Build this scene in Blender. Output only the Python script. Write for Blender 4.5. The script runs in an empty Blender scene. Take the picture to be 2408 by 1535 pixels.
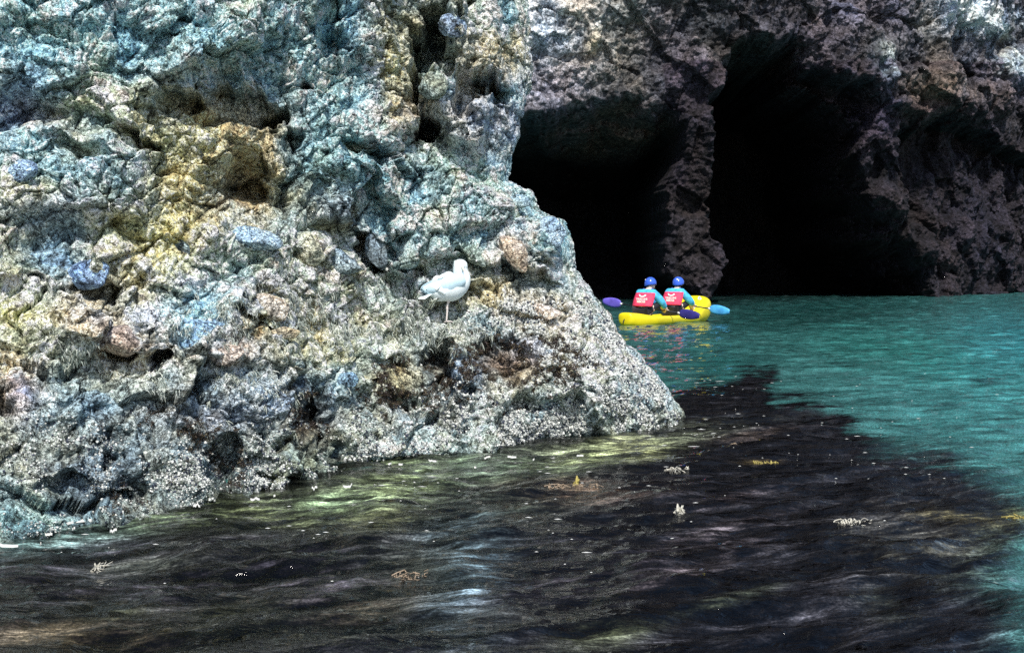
import bpy, bmesh, math, random
import numpy as np
from mathutils import Vector, Matrix
R = math.radians
random.seed(7); rng = np.random.default_rng(7)
sc = bpy.context.scene; C = sc.collection
F, H, CU, CV = 3000.0, 1.35, 1204.0, 630.0        # focal length (units of a 2408 px wide frame), eye height

# ------------------------------------------------------------------ helpers
def at(u, v, Y): return Vector(((u-CU)*Y/F, Y, H-(v-CV)*Y/F))
def uv_of(P):
    Y = np.maximum(P[...,1], .3)
    return CU+F*P[...,0]/Y, CV+F*(H-P[...,2])/Y
_perm = rng.permutation(4096); _g = rng.normal(size=(4096,3)); _g /= np.linalg.norm(_g,axis=1)[:,None]
_g = _g.astype(np.float32)
def _h(i,j,k): return _perm[(_perm[(_perm[i & 4095] + j) & 4095] + k) & 4095]
def perlin(P, s=1.0, off=0.0):
    p = (P.reshape(-1,3)*s+off).astype(np.float32); i = np.floor(p).astype(np.int64); f = p-i
    w = f*f*f*(f*(f*6-15)+10); out = np.zeros(len(p), np.float32)
    for dx in (0,1):
        for dy in (0,1):
            for dz in (0,1):
                g = _g[_h(i[:,0]+dx, i[:,1]+dy, i[:,2]+dz)]
                d = g[:,0]*(f[:,0]-dx)+g[:,1]*(f[:,1]-dy)+g[:,2]*(f[:,2]-dz)
                ww = (w[:,0] if dx else 1-w[:,0])*(w[:,1] if dy else 1-w[:,1])*(w[:,2] if dz else 1-w[:,2])
                out += ww*d
    return (out*1.6).reshape(P.shape[:-1])
def fbm(P, s, o=4, off=0.0, gain=.5, ridged=False):
    a, t, n = 1., 0., 0
    for k in range(o):
        q = perlin(P, s*2.03**k, off+17.3*k)
        if ridged: q = 1-2*np.abs(q)
        t = t+a*q; n += a; a *= gain
    return t/n
def cell(P, s, off=0.0, rank=False):
    """rounded cobble bumps: 1 at the middle of each cell, falling to its edge; also a random number per cell"""
    p = (P.reshape(-1,3)*s+off).astype(np.float32); i = np.floor(p).astype(np.int64)
    best = np.full(len(p), 9., np.float32); b2 = best.copy(); idb = np.zeros(len(p), np.int64)
    for dx in (-1,0,1):
        for dy in (-1,0,1):
            for dz in (-1,0,1):
                c = i+np.array([dx,dy,dz]); h = _h(c[:,0],c[:,1],c[:,2])
                q = c+.5+.42*_g[h]-p
                d = np.sqrt((q*q).sum(1)); m = d < best
                b2 = np.where(m, best, np.minimum(b2, d)); idb = np.where(m, h, idb); best = np.where(m, d, best)
    edge = (b2-best).reshape(P.shape[:-1])
    return (1-np.clip(best,0,1)**2).reshape(P.shape[:-1]), edge, (idb/4096.).reshape(P.shape[:-1])
def blocks(P, s, off=0.0, tilt=.9):
    """broken faces: every cell is a plane of its own tilt and height"""
    w_ = .35*fbm(P, s*1.4, 2, off+4.)[...,None]
    p = ((P+w_/s)*s).reshape(-1,3).astype(np.float32)+off; i = np.floor(p).astype(np.int64)
    best = np.full(len(p), 9., np.float32); b2 = best.copy(); val = np.zeros(len(p), np.float32)
    for dx in (-1,0,1):
        for dy in (-1,0,1):
            for dz in (-1,0,1):
                c = i+np.array([dx,dy,dz]); h = _h(c[:,0],c[:,1],c[:,2])
                q = p-(c+.5+.42*_g[h]); d = np.sqrt((q*q).sum(1)); m = d < best
                g2 = _g[(h*7+13) & 4095]; g2 = g2*np.array([.8,.8,1.]); hv = tilt*(q*g2).sum(1)+.5*(((h*31)&1023)/1023.-.5)
                b2 = np.where(m, best, np.minimum(b2, d)); val = np.where(m, hv, val); best = np.where(m, d, best)
    return val.reshape(P.shape[:-1]), (b2-best).reshape(P.shape[:-1])
def sstep(x, a, b):
    t = np.clip((x-a)/(b-a), 0, 1); return t*t*(3-2*t)
def ell(u, v, cu, cv, ru, rv, ang=0):
    c, s = math.cos(R(ang)), math.sin(R(ang)); x, y = u-cu, v-cv
    return np.sqrt(((x*c+y*s)/ru)**2+((-x*s+y*c)/rv)**2)
def polysd(u, v, pts):
    """signed distance to a polygon, positive inside"""
    d = np.full(u.shape, 1e9); ins = np.zeros(u.shape, bool); n = len(pts)
    for k in range(n):
        (x1,y1),(x2,y2) = pts[k], pts[(k+1)%n]
        ex, ey = x2-x1, y2-y1; t = np.clip(((u-x1)*ex+(v-y1)*ey)/(ex*ex+ey*ey), 0, 1)
        d = np.minimum(d, (u-x1-t*ex)**2+(v-y1-t*ey)**2)
        if y1 != y2:
            cond = ((y1 > v) != (y2 > v)) & (u < (x2-x1)*(v-y1)/(y2-y1)+x1); ins ^= cond
    d = np.sqrt(d); return np.where(ins, d, -d)

def link(o, parent=None):
    C.objects.link(o)
    if parent is not None: o.parent = parent
    return o
def tag(o, label=None, cat=None, group=None, kind=None):
    if label: o['label'] = label
    if cat: o['category'] = cat
    if group: o['group'] = group
    if kind: o['kind'] = kind
    return o
def mesh_np(name, V, Fq, mat, parent=None, col=None, smooth=True, extra=None):
    V = np.ascontiguousarray(V.reshape(-1,3), dtype=np.float32); Fq = np.ascontiguousarray(Fq, dtype=np.int32)
    me = bpy.data.meshes.new(name); n = Fq.shape[1]
    me.vertices.add(len(V)); me.vertices.foreach_set('co', V.ravel())
    me.loops.add(Fq.size); me.loops.foreach_set('vertex_index', Fq.ravel())
    me.polygons.add(len(Fq)); me.polygons.foreach_set('loop_start', np.arange(0, Fq.size, n, dtype=np.int32))
    me.update(calc_edges=True); me.polygons.foreach_set('use_smooth', np.full(len(Fq), smooth))
    if col is not None:
        a = me.color_attributes.new('Col','FLOAT_COLOR','POINT'); c = np.ones((len(V),4), np.float32)
        c[:,:3] = col.reshape(-1,3)
        if extra is not None: c[:,3] = extra.ravel()
        a.data.foreach_set('color', c.ravel())
    me.materials.append(mat); o = bpy.data.objects.new(name, me); return link(o, parent)
def gridfaces(nb, na):
    i = np.arange(nb*na).reshape(nb, na)
    return np.stack([i[:-1,:-1], i[:-1,1:], i[1:,1:], i[1:,:-1]], -1).reshape(-1,4)
def gridnormal(P):
    da = np.gradient(P, axis=1); db = np.gradient(P, axis=0); n = np.cross(da, db)
    return n/np.maximum(np.linalg.norm(n, axis=-1, keepdims=True), 1e-9)
def blobs(u, v, base, L):
    col = np.empty(u.shape+(3,), np.float32); col[:] = base
    for (cu, cv, ru, rv, ang, c, st) in L:
        w = (st*np.exp(-ell(u, v, cu, cv, ru, rv, ang)**2))[...,None]
        col = col*(1-w)+np.array(c, np.float32)*w
    return col

# ------------------------------------------------------------------ materials
def newmat(name):
    m = bpy.data.materials.new(name); m.use_nodes = True
    nt = m.node_tree; return m, nt, nt.nodes['Principled BSDF']
def N(nt, t, **k):
    n = nt.nodes.new(t)
    for a, b in k.items():
        if a in n.inputs: n.inputs[a].default_value = b
        else: setattr(n, a, b)
    return n
def math_n(nt, op, a, b=None, c=None):
    n = nt.nodes.new('ShaderNodeMath'); n.operation = op
    for i, x in enumerate((a, b, c)):
        if x is None: continue
        if isinstance(x, (int, float)): n.inputs[i].default_value = x
        else: nt.links.new(x, n.inputs[i])
    return n.outputs[0]
def ramp(nt, x, pts):
    n = nt.nodes.new('ShaderNodeValToRGB'); e = n.color_ramp.elements
    while len(e) < len(pts): e.new(.5)
    for el, (p, c) in zip(e, pts): el.position = p; el.color = (c, c, c, 1) if isinstance(c, (int,float)) else (*c, 1)
    nt.links.new(x, n.inputs[0]); return n.outputs[0]
def rock_mat(name, fs, lo, hi, bump, rough=.85, crack=.0):
    """vertex colour times a strong fine grain of light crystals and dark pits; fs = grains per metre"""
    m, nt, bs = newmat(name); L = nt.links.new
    geo = N(nt, 'ShaderNodeNewGeometry'); pos = geo.outputs['Position']
    att = N(nt, 'ShaderNodeAttribute', attribute_name='Col')
    def noise(s, d, r, w=0):
        n = N(nt, 'ShaderNodeTexNoise', Scale=s, Detail=d, Roughness=r, Distortion=w); L(pos, n.inputs['Vector']); return n
    n1 = noise(fs, 3, .75, .6); n2 = noise(fs*.22, 4, .65, .4); n3 = noise(fs*.05, 3, .6)
    g1 = ramp(nt, n1.outputs['Fac'], [(.36, lo), (.45, .60), (.54, 1.2), (.66, hi)])
    g2 = ramp(nt, n2.outputs['Fac'], [(.34, .30), (.48, 1.), (.66, 1.4)])
    g = math_n(nt, 'MULTIPLY', g1, g2)
    vo = N(nt, 'ShaderNodeTexVoronoi', feature='DISTANCE_TO_EDGE', Scale=fs*.10)
    mp = N(nt, 'ShaderNodeVectorMath', operation='MULTIPLY_ADD'); L(n2.outputs['Color'], mp.inputs[0])
    mp.inputs[1].default_value = (5/fs,)*3; L(pos, mp.inputs[2]); L(mp.outputs[0], vo.inputs['Vector'])
    ck = ramp(nt, vo.outputs['Distance'], [(0., 1-crack), (.035, 1.)])
    g = math_n(nt, 'MULTIPLY', g, ck)
    hue = N(nt, 'ShaderNodeMix', data_type='RGBA', blend_type='MULTIPLY'); hue.inputs[0].default_value = .55
    hr = ramp(nt, n3.outputs['Fac'], [(.35, (.75,.95,1.25)), (.5, (1,1,1)), (.65, (1.25,1.02,.72))])
    L(att.outputs['Color'], hue.inputs[6]); L(hr, hue.inputs[7])
    vm = N(nt, 'ShaderNodeVectorMath', operation='SCALE'); L(hue.outputs[2], vm.inputs[0]); L(g, vm.inputs['Scale'])
    mn = N(nt, 'ShaderNodeVectorMath', operation='MINIMUM'); L(vm.outputs[0], mn.inputs[0]); mn.inputs[1].default_value = (.9,.9,.9)
    L(mn.outputs[0], bs.inputs['Base Color'])
    h = math_n(nt, 'ADD', math_n(nt, 'MULTIPLY', n1.outputs['Fac'], .35), math_n(nt, 'MULTIPLY', n2.outputs['Fac'], 1.3))
    h = math_n(nt, 'ADD', h, math_n(nt, 'MULTIPLY', ck, .12))
    b = N(nt, 'ShaderNodeBump', Strength=1., Distance=bump); L(h, b.inputs['Height']); L(b.outputs[0], bs.inputs['Normal'])
    bs.inputs['Roughness'].default_value = rough; bs.inputs['Specular IOR Level'].default_value = .25
    return m
M_near = rock_mat('cliff rock', 60, .13, 2.1, .050, crack=.85)
M_far = rock_mat('far cliff rock', 7.5, .30, 1.9, .22, crack=.3)
M_boulder = rock_mat('boulder rock', 55, .25, 1.9, .03, crack=.5)

def plain(name, c, rough=.5, scale=20., var=.15, bump=0., spec=.4, ms=None):
    m, nt, bs = newmat(name); L = nt.links.new
    tc = N(nt, 'ShaderNodeTexCoord'); n = N(nt, 'ShaderNodeTexNoise', Scale=scale, Detail=4.); L(tc.outputs['Object'], n.inputs['Vector'])
    r = ramp(nt, n.outputs['Fac'], [(.3, tuple(x*(1-var) for x in c)), (.7, tuple(min(1,x*(1+var)) for x in c))])
    L(r, bs.inputs['Base Color']); bs.inputs['Roughness'].default_value = rough
    bs.inputs['Specular IOR Level'].default_value = spec
    if bump: b = N(nt, 'ShaderNodeBump', Strength=.6, Distance=bump); L(n.outputs['Fac'], b.inputs['Height']); L(b.outputs[0], bs.inputs['Normal'])
    return m
def attr_mat(name, rough=.7, bump=0., fs=90, spec=.3):
    m, nt, bs = newmat(name); L = nt.links.new
    a = N(nt, 'ShaderNodeAttribute', attribute_name='Col'); g = N(nt, 'ShaderNodeNewGeometry')
    n = N(nt, 'ShaderNodeTexNoise', Scale=fs, Detail=3.); L(g.outputs['Position'], n.inputs['Vector'])
    f = ramp(nt, n.outputs['Fac'], [(.35, .6), (.65, 1.25)])
    vm = N(nt, 'ShaderNodeVectorMath', operation='SCALE'); L(a.outputs['Color'], vm.inputs[0]); L(f, vm.inputs['Scale'])
    L(vm.outputs[0], bs.inputs['Base Color']); bs.inputs['Roughness'].default_value = rough; bs.inputs['Specular IOR Level'].default_value = spec
    if bump: b = N(nt, 'ShaderNodeBump', Strength=.7, Distance=bump); L(n.outputs['Fac'], b.inputs['Height']); L(b.outputs[0], bs.inputs['Normal'])
    return m

# ------------------------------------------------------------------ camera, light
cam = bpy.data.cameras.new('camera'); co = link(bpy.data.objects.new('camera', cam))
co.location = (0,0,H); co.rotation_euler = (R(90),0,0)
cam.sensor_width = 36; cam.lens = 36*F/2408; cam.shift_y = -(766.6-CV)/2408; cam.clip_start = .1; cam.clip_end = 2000
sc.camera = co
sundir = Vector((.08,-.88,1.08)).normalized()
el = math.asin(sundir.z); rot = math.atan2(sundir.x, sundir.y)
w = bpy.data.worlds.new('World'); sc.world = w; w.use_nodes = True
sky = w.node_tree.nodes.new('ShaderNodeTexSky'); sky.sky_type = 'NISHITA'; sky.sun_disc = False
sky.sun_elevation = el; sky.sun_rotation = rot
w.node_tree.links.new(sky.outputs[0], w.node_tree.nodes['Background'].inputs[0]); w.node_tree.nodes['Background'].inputs[1].default_value = .15
sl = bpy.data.lights.new('sun', 'SUN'); sl.energy = 5.0; sl.angle = R(4); sl.color = (1,.95,.88)
so = link(bpy.data.objects.new('sun', sl)); so.rotation_euler = sundir.to_track_quat('Z','Y').to_euler()
sc.view_settings.view_transform = 'Standard'; sc.view_settings.look = 'None'; sc.view_settings.exposure = 0
sc.cycles.use_denoising = False; sc.cycles.max_bounces = 5

# ------------------------------------------------------------------ near cliff
edge_uvY = [(1700,1090,11.4),(1612,985,11.6),(1575,925,11.7),(1540,880,11.8),(1490,830,11.9),(1455,795,12),(1430,745,12.1),(1385,690,12.2),(1342,635,12.3),(1340,575,12.3),
    (1325,528,12.3),(1280,514,12.3),(1258,500,12.35),(1245,468,12.4),(1215,455,12.4),(1192,442,12.4),(1200,390,12.4),(1222,335,12.4),(1222,300,12.4),(1232,262,12.4),(1245,220,12.5),
    (1238,130,12.5),(1240,0,12.6),(1262,-220,12.8),(1290,-500,13)]
E = np.array([at(*e) for e in edge_uvY]); E[0,2] = -.55
sl_ = np.concatenate([[0], np.cumsum(np.hypot(np.diff(E[:,0]), np.diff(E[:,2])))])
NB, NF, NS = 860, 960, 90
sb = np.linspace(0, sl_[-1], NB)
Xe, Ye, Ze = (np.interp(sb, sl_, E[:,k]) for k in range(3))
Ze[-12:] += np.linspace(0, .6, 12)
XL = -5.4
Ra = .55
a = np.linspace(0, 1, NF)
X = np.zeros((NB, NF+NS)); Yo = np.zeros_like(X)
for j in range(NB):
    x0 = Xe[j]-Ra
    nf = NF-70
    X[j,:nf] = np.linspace(XL, x0, nf, endpoint=False)
    th = np.linspace(0, math.pi/2, 70); X[j,nf:NF] = x0+Ra*np.sin(th); Yo[j,nf:NF] = Ra*(1-np.cos(th))
    bk = np.linspace(0, 1, NS+1)[1:]**1.6
    X[j,NF:] = Xe[j]-bk*6; Yo[j,NF:] = Ra+bk*26
Z = np.repeat(Ze[:,None], NF+NS, 1)
wl = np.array([(-5.4,4.6),(-4,5.4),(-2.53,6.35),(-1.9,7.1),(-1.43,7.9),(-.83,9.05),(-.2,9.45),(.71,10.),(1.1,10.5),(1.57,11.2),(3,13)])
Yw = np.interp(np.clip(X,-9,3), wl[:,0], wl[:,1])
Yw = np.where(X > 0, Yw, Yw)
lean = np.interp(Z, [-.6,0,.25,.6,.9,1.25,1.7,2.2,3,4,10], [-.5,0,.28,.62,.95,1.18,1.35,1.5,1.66,1.8,2.2])
# the front leans back less towards the point, where it meets the recorded edge depth
P = np.stack([X, Yw+lean*np.interp(X,[-5,-1,.6,1.6],[1.5,1.15,1.0,.7])+Yo, Z], -1)
P0 = P.copy()
nrm = gridnormal(P); nrm = np.where((nrm[...,1:2] > 0) & (Yo[...,None] < .1), -nrm, nrm)
if nrm[400,300,1] > 0: nrm = -nrm
u, v = uv_of(P)
wob = np.stack([fbm(P0, 1.6, 3, 5.), fbm(P0, 1.6, 3, 55.)], -1)*46
wob2 = np.stack([fbm(P0, 6, 3, 15.), fbm(P0, 6, 3, 65.)], -1)*24
uu, vv = u+wob[...,0]+wob2[...,0], v+wob[...,1]+wob2[...,1]
front = sstep(-(X-(Xe[:,None]-.25)), -.15, .1)
D = np.zeros(X.shape)
def raise_(pts, amt, soft=12, tilt=None):
    global D
    d = polysd(uu, vv, pts); wgt = sstep(d, -soft*.3, soft)
    D += amt*wgt
def hole(cu, cv, ru, rv, ang, amt, hard=.25):
    global D
    e = ell(uu, vv, cu, cv, ru, rv, ang); D -= 1.9*amt*sstep(-e, -1-hard*.7, -1+hard*.7)
def bump(cu, cv, ru, rv, ang, amt, hard=0):
    global D
    e = ell(uu, vv, cu, cv, ru, rv, ang); D += amt*np.sqrt(np.clip(1-e*e, 0, 1))
# big masses
raise_([(-300,-300),(720,-300),(700,120),(660,225),(600,235),(540,185),(400,190),(372,215),(365,270),(335,345),(255,290),(110,240),(60,212),(-300,190)], .17, 22)
raise_([(690,-300),(960,-300),(930,90),(945,170),(935,300),(870,420),(700,430),(665,300),(680,120)], .20, 26)
raise_([(1035,-300),(1500,-300),(1500,500),(1190,440),(1060,345),(1020,270),(1010,190),(1040,120)], .16, 22)
raise_([(850,372),(935,378),(1010,402),(1190,448),(1260,505),(1400,540),(1400,700),(1180,640),(1080,600),(935,655),(922,560),(918,500),(880,430)], .26, 16)
raise_([(862,378),(905,385),(960,520),(960,640),(932,660),(922,560),(918,500),(880,430)], .07, 18)
raise_([(-200,300),(60,290),(270,330),(375,420),(380,500),(250,540),(90,500),(-200,520)], .16, 26)
raise_([(-300,610),(150,560),(420,620),(500,700),(700,760),(760,850),(620,880),(360,850),(-300,800)], .14, 30)
raise_([(400,900),(560,860),(760,900),(780,1000),(600,1050),(380,1000)], .12, 40)
raise_([(1050,700),(1300,690),(1420,800),(1500,950),(1300,1010),(1050,1000)], .12, 50)
# recesses
hole(560,262,100,40,8,.20,.3); hole(640,285,40,22,-30,.25); hole(430,225,50,26,20,.25)
hole(572,400,50,52,0,.26,.5); hole(560,460,90,70,10,.16,.6)
hole(737,208,20,22,0,.30); hole(70,250,90,26,14,.11,.5); hole(190,360,90,14,15,.08,.5)
hole(690,330,30,22,0,.12,.5)
hole(1005,110,34,70,0,.45,.3); hole(962,240,20,95,8,.5,.3); hole(985,305,42,34,0,.55,.3); hole(1045,165,30,25,0,.3)
hole(1200,222,62,20,16,.34,.3); hole(1140,210,30,26,0,.22); hole(1095,235,26,60,0,.22,.4); hole(1165,340,16,60,10,.1,.6)
hole(770,30,30,60,0,.14,.6); hole(780,110,42,28,0,.2,.5)
hole(850,592,40,32,25,.24,.25); hole(902,635,18,26,-30,.45,.3); hole(790,560,60,34,30,.2,.5)
hole(855,345,34,10,10,.15,.4); hole(330,330,42,9,14,.2,.4)
hole(585,752,52,9,4,.22,.4); hole(285,833,34,12,8,.28,.3); hole(365,857,18,18,0,.4,.3); hole(215,700,60,12,0,.16,.4)
hole(1030,880,30,62,-6,.28,.4); hole(1170,860,80,50,0,.13,.6); hole(900,950,60,40,0,.1,.6); hole(740,1000,34,50,0,.22,.4)
hole(530,1090,40,50,0,.2,.5); hole(160,1150,60,30,0,.15,.5); hole(250,1180,50,20,-10,.15,.5); hole(60,690,40,30,0,.15,.5)
hole(1290,640,30,10,20,.1,.5); hole(1260,475,30,6,-10,.12,.4)
bump(490,135,95,62,5,.22); bump(1055,62,38,34,0,.18); bump(1015,205,36,34,0,.2); bump(490,250,42,26,0,.14)
bump(120,35,150,60,0,.12); bump(600,50,80,50,0,.15); bump(840,130,40,70,-20,.12); bump(1180,300,70,60,0,.12); bump(1110,300,50,60,0,.14)
bump(1300,560,48,62,0,.16); bump(1210,590,30,60,-35,.10); bump(1215,470,34,18,0,.1); bump(1040,560,90,100,0,.06)
bump(705,565,45,30,0,.12); bump(240,770,80,40,0,.12); bump(310,810,60,44,0,.13); bump(465,790,85,55,-5,.13); bump(540,835,55,30,0,.12)
bump(1075,880,48,50,0,.14); bump(600,940,80,40,0,.1); bump(130,930,120,60,0,.12); bump(1300,850,60,70,20,.08); bump(1480,930,80,60,30,.08)
D = D*front*np.clip(P[...,1]/10,.6,1.2); Dbig = D.copy(); D = np.zeros(X.shape)
c1, e1, r1 = cell(P0+.05*wob[...,:1]/30*np.array([1,1,1]), 2.3, 3.); c2, e2, r2 = cell(P0, 5.5, 9.); c3, e3, r3 = cell(P0, 13., 21.); 
low = sstep(-v, -760, -640)                       # 1 on the upper, cleaner rock, 0 on the encrusted foot
n0 = fbm(P0, .8, 3, 31.); n1 = fbm(P0, 3., 5, 41., .6); rg = fbm(P0*np.array([1,1,1.6]), 4., 4, 71., .6, True)
m1 = sstep(r1, .35, .75); m2 = sstep(r2, .3, .8); m3 = sstep(r3, .3, .7)
k1, f1 = blocks(P0*np.array([1,1,1.35]), 1.5, 40.); k2, f2 = blocks(P0*np.array([1,1,1.25]), 3.9, 60.); k3, f3 = blocks(P0, 9.5, 90.)
edf = .25+.75*sstep(-(X-Xe[:,None]), .1, .8)
D += edf*(.16*n0 + .29*k1 + .06*n1) + .115*k2*(.4+.6*edf) + .026*k3 + .022*rg + .05*c1*m1 + .03*(c2*m2) + .016*c3*m3*(1.2-.4*low)
D -= .030*sstep(-f1,-.07,0) + .018*sstep(-f2,-.07,0) + .008*sstep(-f3,-.08,0)
D -= .04*sstep(-e1,-.10,0)*m1 + .02*sstep(-e2,-.12,0)
n5 = fbm(P0, 24., 3, 81., .65); D += .022*n5
c4, e4, r4 = cell(P0, 34., 13.); D += (.013-.006*low)*c4*sstep(r4,.25,.6)
D *= .35+.65*np.clip(front+.4,0,1)
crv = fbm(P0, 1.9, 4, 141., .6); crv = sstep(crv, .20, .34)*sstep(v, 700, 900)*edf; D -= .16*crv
D = np.where(Dbig < -.25, D*.75, D)
toview = np.stack([P0[...,0]*.6, P0[...,1], 0*Z], -1); toview = -toview/np.linalg.norm(toview, axis=-1, keepdims=True)
mixd = .5*nrm+.5*toview
P = P0+toview*Dbig[...,None]+mixd*D[...,None]
# horizontal shove so that ledges overhang a little
P[...,2] += .05*fbm(P0, 5, 3, 91.)*sstep(P0[...,2], -.3, .1)
near_u, near_v = uv_of(P)
G0 = (.245,.265,.245)
cyan=(.23,.34,.38); blue=(.13,.24,.42); ochre=(.40,.35,.17); brn=(.20,.155,.12); grn=(.20,.26,.19); pale=(.50,.52,.50); pink=(.46,.34,.27); tan=(.36,.32,.24); pur=(.20,.18,.25)
NL = [(250,120,480,210,10,cyan,.9),(80,60,160,90,0,(.22,.33,.42),.6),(560,120,230,110,0,(.19,.30,.38),.8),(800,60,130,120,0,(.19,.31,.39),.75),(600,10,120,40,0,grn,.4),
  (820,190,90,150,-20,(.24,.36,.44),.8),(760,370,150,120,0,(.16,.27,.30),.8),(40,260,120,60,0,pur,.7),(200,300,120,40,12,brn,.4),(230,250,130,50,12,(.30,.33,.22),.7),
  (520,265,160,75,8,brn,.95),(580,400,90,80,0,brn,.9),(500,320,70,60,0,(.26,.21,.12),.7),(420,350,60,60,20,ochre,.9),(440,440,60,70,0,(.38,.34,.18),.9),(370,330,35,40,0,ochre,.6),
  (500,330,170,110,20,(.33,.27,.18),.7),(420,450,110,150,-10,(.40,.34,.20),.8),(540,430,100,100,0,(.27,.22,.16),.7),(330,640,180,120,20,(.36,.33,.24),.6),(700,740,260,90,0,(.34,.33,.27),.6),(320,545,90,40,-10,ochre,.85),(370,620,80,70,30,(.42,.35,.17),.85),(350,700,100,60,0,tan,.6),(540,470,90,50,0,brn,.5),
  (170,420,210,80,0,(.19,.27,.29),.7),(50,330,50,30,0,(.25,.42,.52),.8),(70,450,90,30,0,(.33,.31,.19),.7),(110,500,200,40,0,(.20,.19,.19),.6),
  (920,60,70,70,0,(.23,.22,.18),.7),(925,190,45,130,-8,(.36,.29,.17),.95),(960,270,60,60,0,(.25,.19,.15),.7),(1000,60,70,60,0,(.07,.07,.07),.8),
  (1160,120,80,90,0,(.36,.29,.19),.75),(1150,180,80,50,0,tan,.5),(1100,130,60,60,0,(.24,.24,.24),.6),(1015,205,48,34,0,(.21,.27,.25),.8),(1190,40,80,50,0,(.25,.38,.42),.7),
  (1110,300,110,90,0,(.24,.23,.27),.8),(1200,270,60,100,0,(.23,.24,.31),.6),(1190,215,60,20,20,(.25,.45,.52),.5),(1180,400,90,60,0,(.20,.27,.32),.6),
  (1120,480,230,110,15,(.22,.30,.32),.8),(900,470,60,130,-20,(.35,.52,.60),.9),(1090,410,90,30,20,(.26,.31,.22),.5),(1040,520,50,25,0,(.40,.35,.22),.4),(1050,560,110,60,0,(.20,.29,.33),.6),
  (720,450,90,70,0,(.17,.20,.18),.7),(790,500,100,60,0,(.17,.15,.15),.7),(1300,555,60,60,0,(.22,.36,.47),.8),(1210,580,45,60,-30,(.36,.30,.25),.7),(1230,620,60,60,0,(.25,.26,.26),.3),
  (1350,690,60,80,0,(.30,.36,.38),.6),(600,590,80,50,0,(.20,.28,.33),.8),(710,590,80,70,0,(.34,.36,.28),.8),(520,600,80,50,0,(.28,.33,.29),.6),
  (120,610,120,60,0,(.16,.24,.30),.7),(300,590,60,40,0,(.35,.37,.34),.5),(50,640,70,40,0,(.30,.29,.20),.6),(220,690,120,60,0,(.15,.13,.14),.6),
  (650,690,240,70,0,(.24,.30,.26),.7),(860,700,160,70,0,(.33,.37,.34),.6),(480,760,110,90,0,(.17,.29,.42),.85),(640,712,90,40,10,(.50,.38,.28),.8),(610,770,90,25,0,(.48,.33,.17),.75),
  (1210,700,110,40,10,(.28,.22,.15),.7),(1270,735,70,28,10,(.55,.43,.34),.8),(1150,760,100,50,0,(.22,.28,.32),.5),(260,800,130,60,10,(.36,.27,.24),.8),(30,740,60,40,0,(.48,.47,.20),.7),(30,880,60,50,0,(.42,.28,.18),.7),
  (540,830,60,40,0,(.40,.25,.17),.85),(90,830,120,80,0,(.30,.30,.20),.5),(130,990,170,80,0,(.17,.22,.28),.7),(50,930,50,60,0,(.26,.20,.26),.5),(640,950,160,60,0,(.17,.22,.33),.7),
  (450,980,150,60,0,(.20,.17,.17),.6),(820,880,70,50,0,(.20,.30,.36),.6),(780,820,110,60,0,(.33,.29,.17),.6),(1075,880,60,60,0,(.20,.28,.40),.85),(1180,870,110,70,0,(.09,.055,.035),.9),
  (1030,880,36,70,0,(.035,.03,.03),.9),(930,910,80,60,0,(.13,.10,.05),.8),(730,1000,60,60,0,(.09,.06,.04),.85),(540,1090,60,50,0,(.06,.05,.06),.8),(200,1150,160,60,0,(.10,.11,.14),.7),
  (1330,860,90,60,0,(.27,.21,.15),.5),(1250,820,60,50,0,(.15,.16,.24),.6),(1480,900,130,110,20,(.30,.34,.35),.8),(1250,1000,260,70,0,(.28,.31,.30),.75),(760,1110,230,60,0,(.20,.23,.20),.6),
  (560,1120,220,60,0,(.18,.20,.18),.6),(300,1080,300,70,0,(.15,.17,.19),.6),(60,1230,120,50,0,(.24,.40,.46),.7),(950,1060,140,30,0,(.40,.52,.60),.7),(1030,1000,130,40,0,(.32,.36,.40),.5),(1450,780,60,60,0,(.45,.50,.46),.6)]
col = blobs(u+wob2[...,0]*1.5, v+wob2[...,1]*1.5, G0, NL)
clump = 1+.35*(r2-.5)[...,None]*np.array([1.2,1.0,.8])+.3*(r1-.5)[...,None]*np.array([1,.9,.6])
col = col*(1-.55*crv[...,None]); col = col*clump*(1+.9*n5)[...,None]*(1-.35*sstep(-e2,-.06,0)[...,None])*(1-.45*sstep(-f2,-.05,0)[...,None])*(1-.3*sstep(-f1,-.04,0)[...,None])*(1+.35*k2)[...,None]  # crevice shade put into the colour as well as the shape
lum = col.mean(-1, keepdims=True); col = (lum+(col-lum)*1.28)*np.array((.94,1.02,1.0))
wetz = sstep(-P[...,2], -.07, .02)[...,None]; col = col*(1-.55*wetz)
col *= (1-.8*sstep(Yo, .7, 2.5))[...,None]  # cave shade put into the colour of the side running back
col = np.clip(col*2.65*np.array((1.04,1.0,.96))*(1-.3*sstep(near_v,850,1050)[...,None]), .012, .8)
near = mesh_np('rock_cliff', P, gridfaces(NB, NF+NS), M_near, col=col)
tag(near, 'pale blue-grey conglomerate rock cliff sloping into the water in the foreground', 'cliff', kind='structure')
Pn = P; NRM = gridnormal(Pn); NRM = -NRM if NRM[400,300,1] > 0 else NRM
FR = (Yo < .3)
idxs = np.argwhere(FR & (near_u > -60) & (near_v > -60)); fu, fv = near_u[FR & (near_u > -60) & (near_v > -60)], near_v[FR & (near_u > -60) & (near_v > -60)]
fy = Pn[...,1][FR & (near_u > -60) & (near_v > -60)]
def surf(uq, vq, r=5):
    """the visible point of the near cliff along one sight line, and its normal"""
    m = np.hypot(fu-uq, fv-vq) < r
    while not m.any(): r *= 1.6; m = np.hypot(fu-uq, fv-vq) < r
    k = np.where(m)[0]; k = k[np.argmin(fy[k])]
    j, i = idxs[k]; return Vector(Pn[j,i]), Vector(NRM[j,i])

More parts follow.
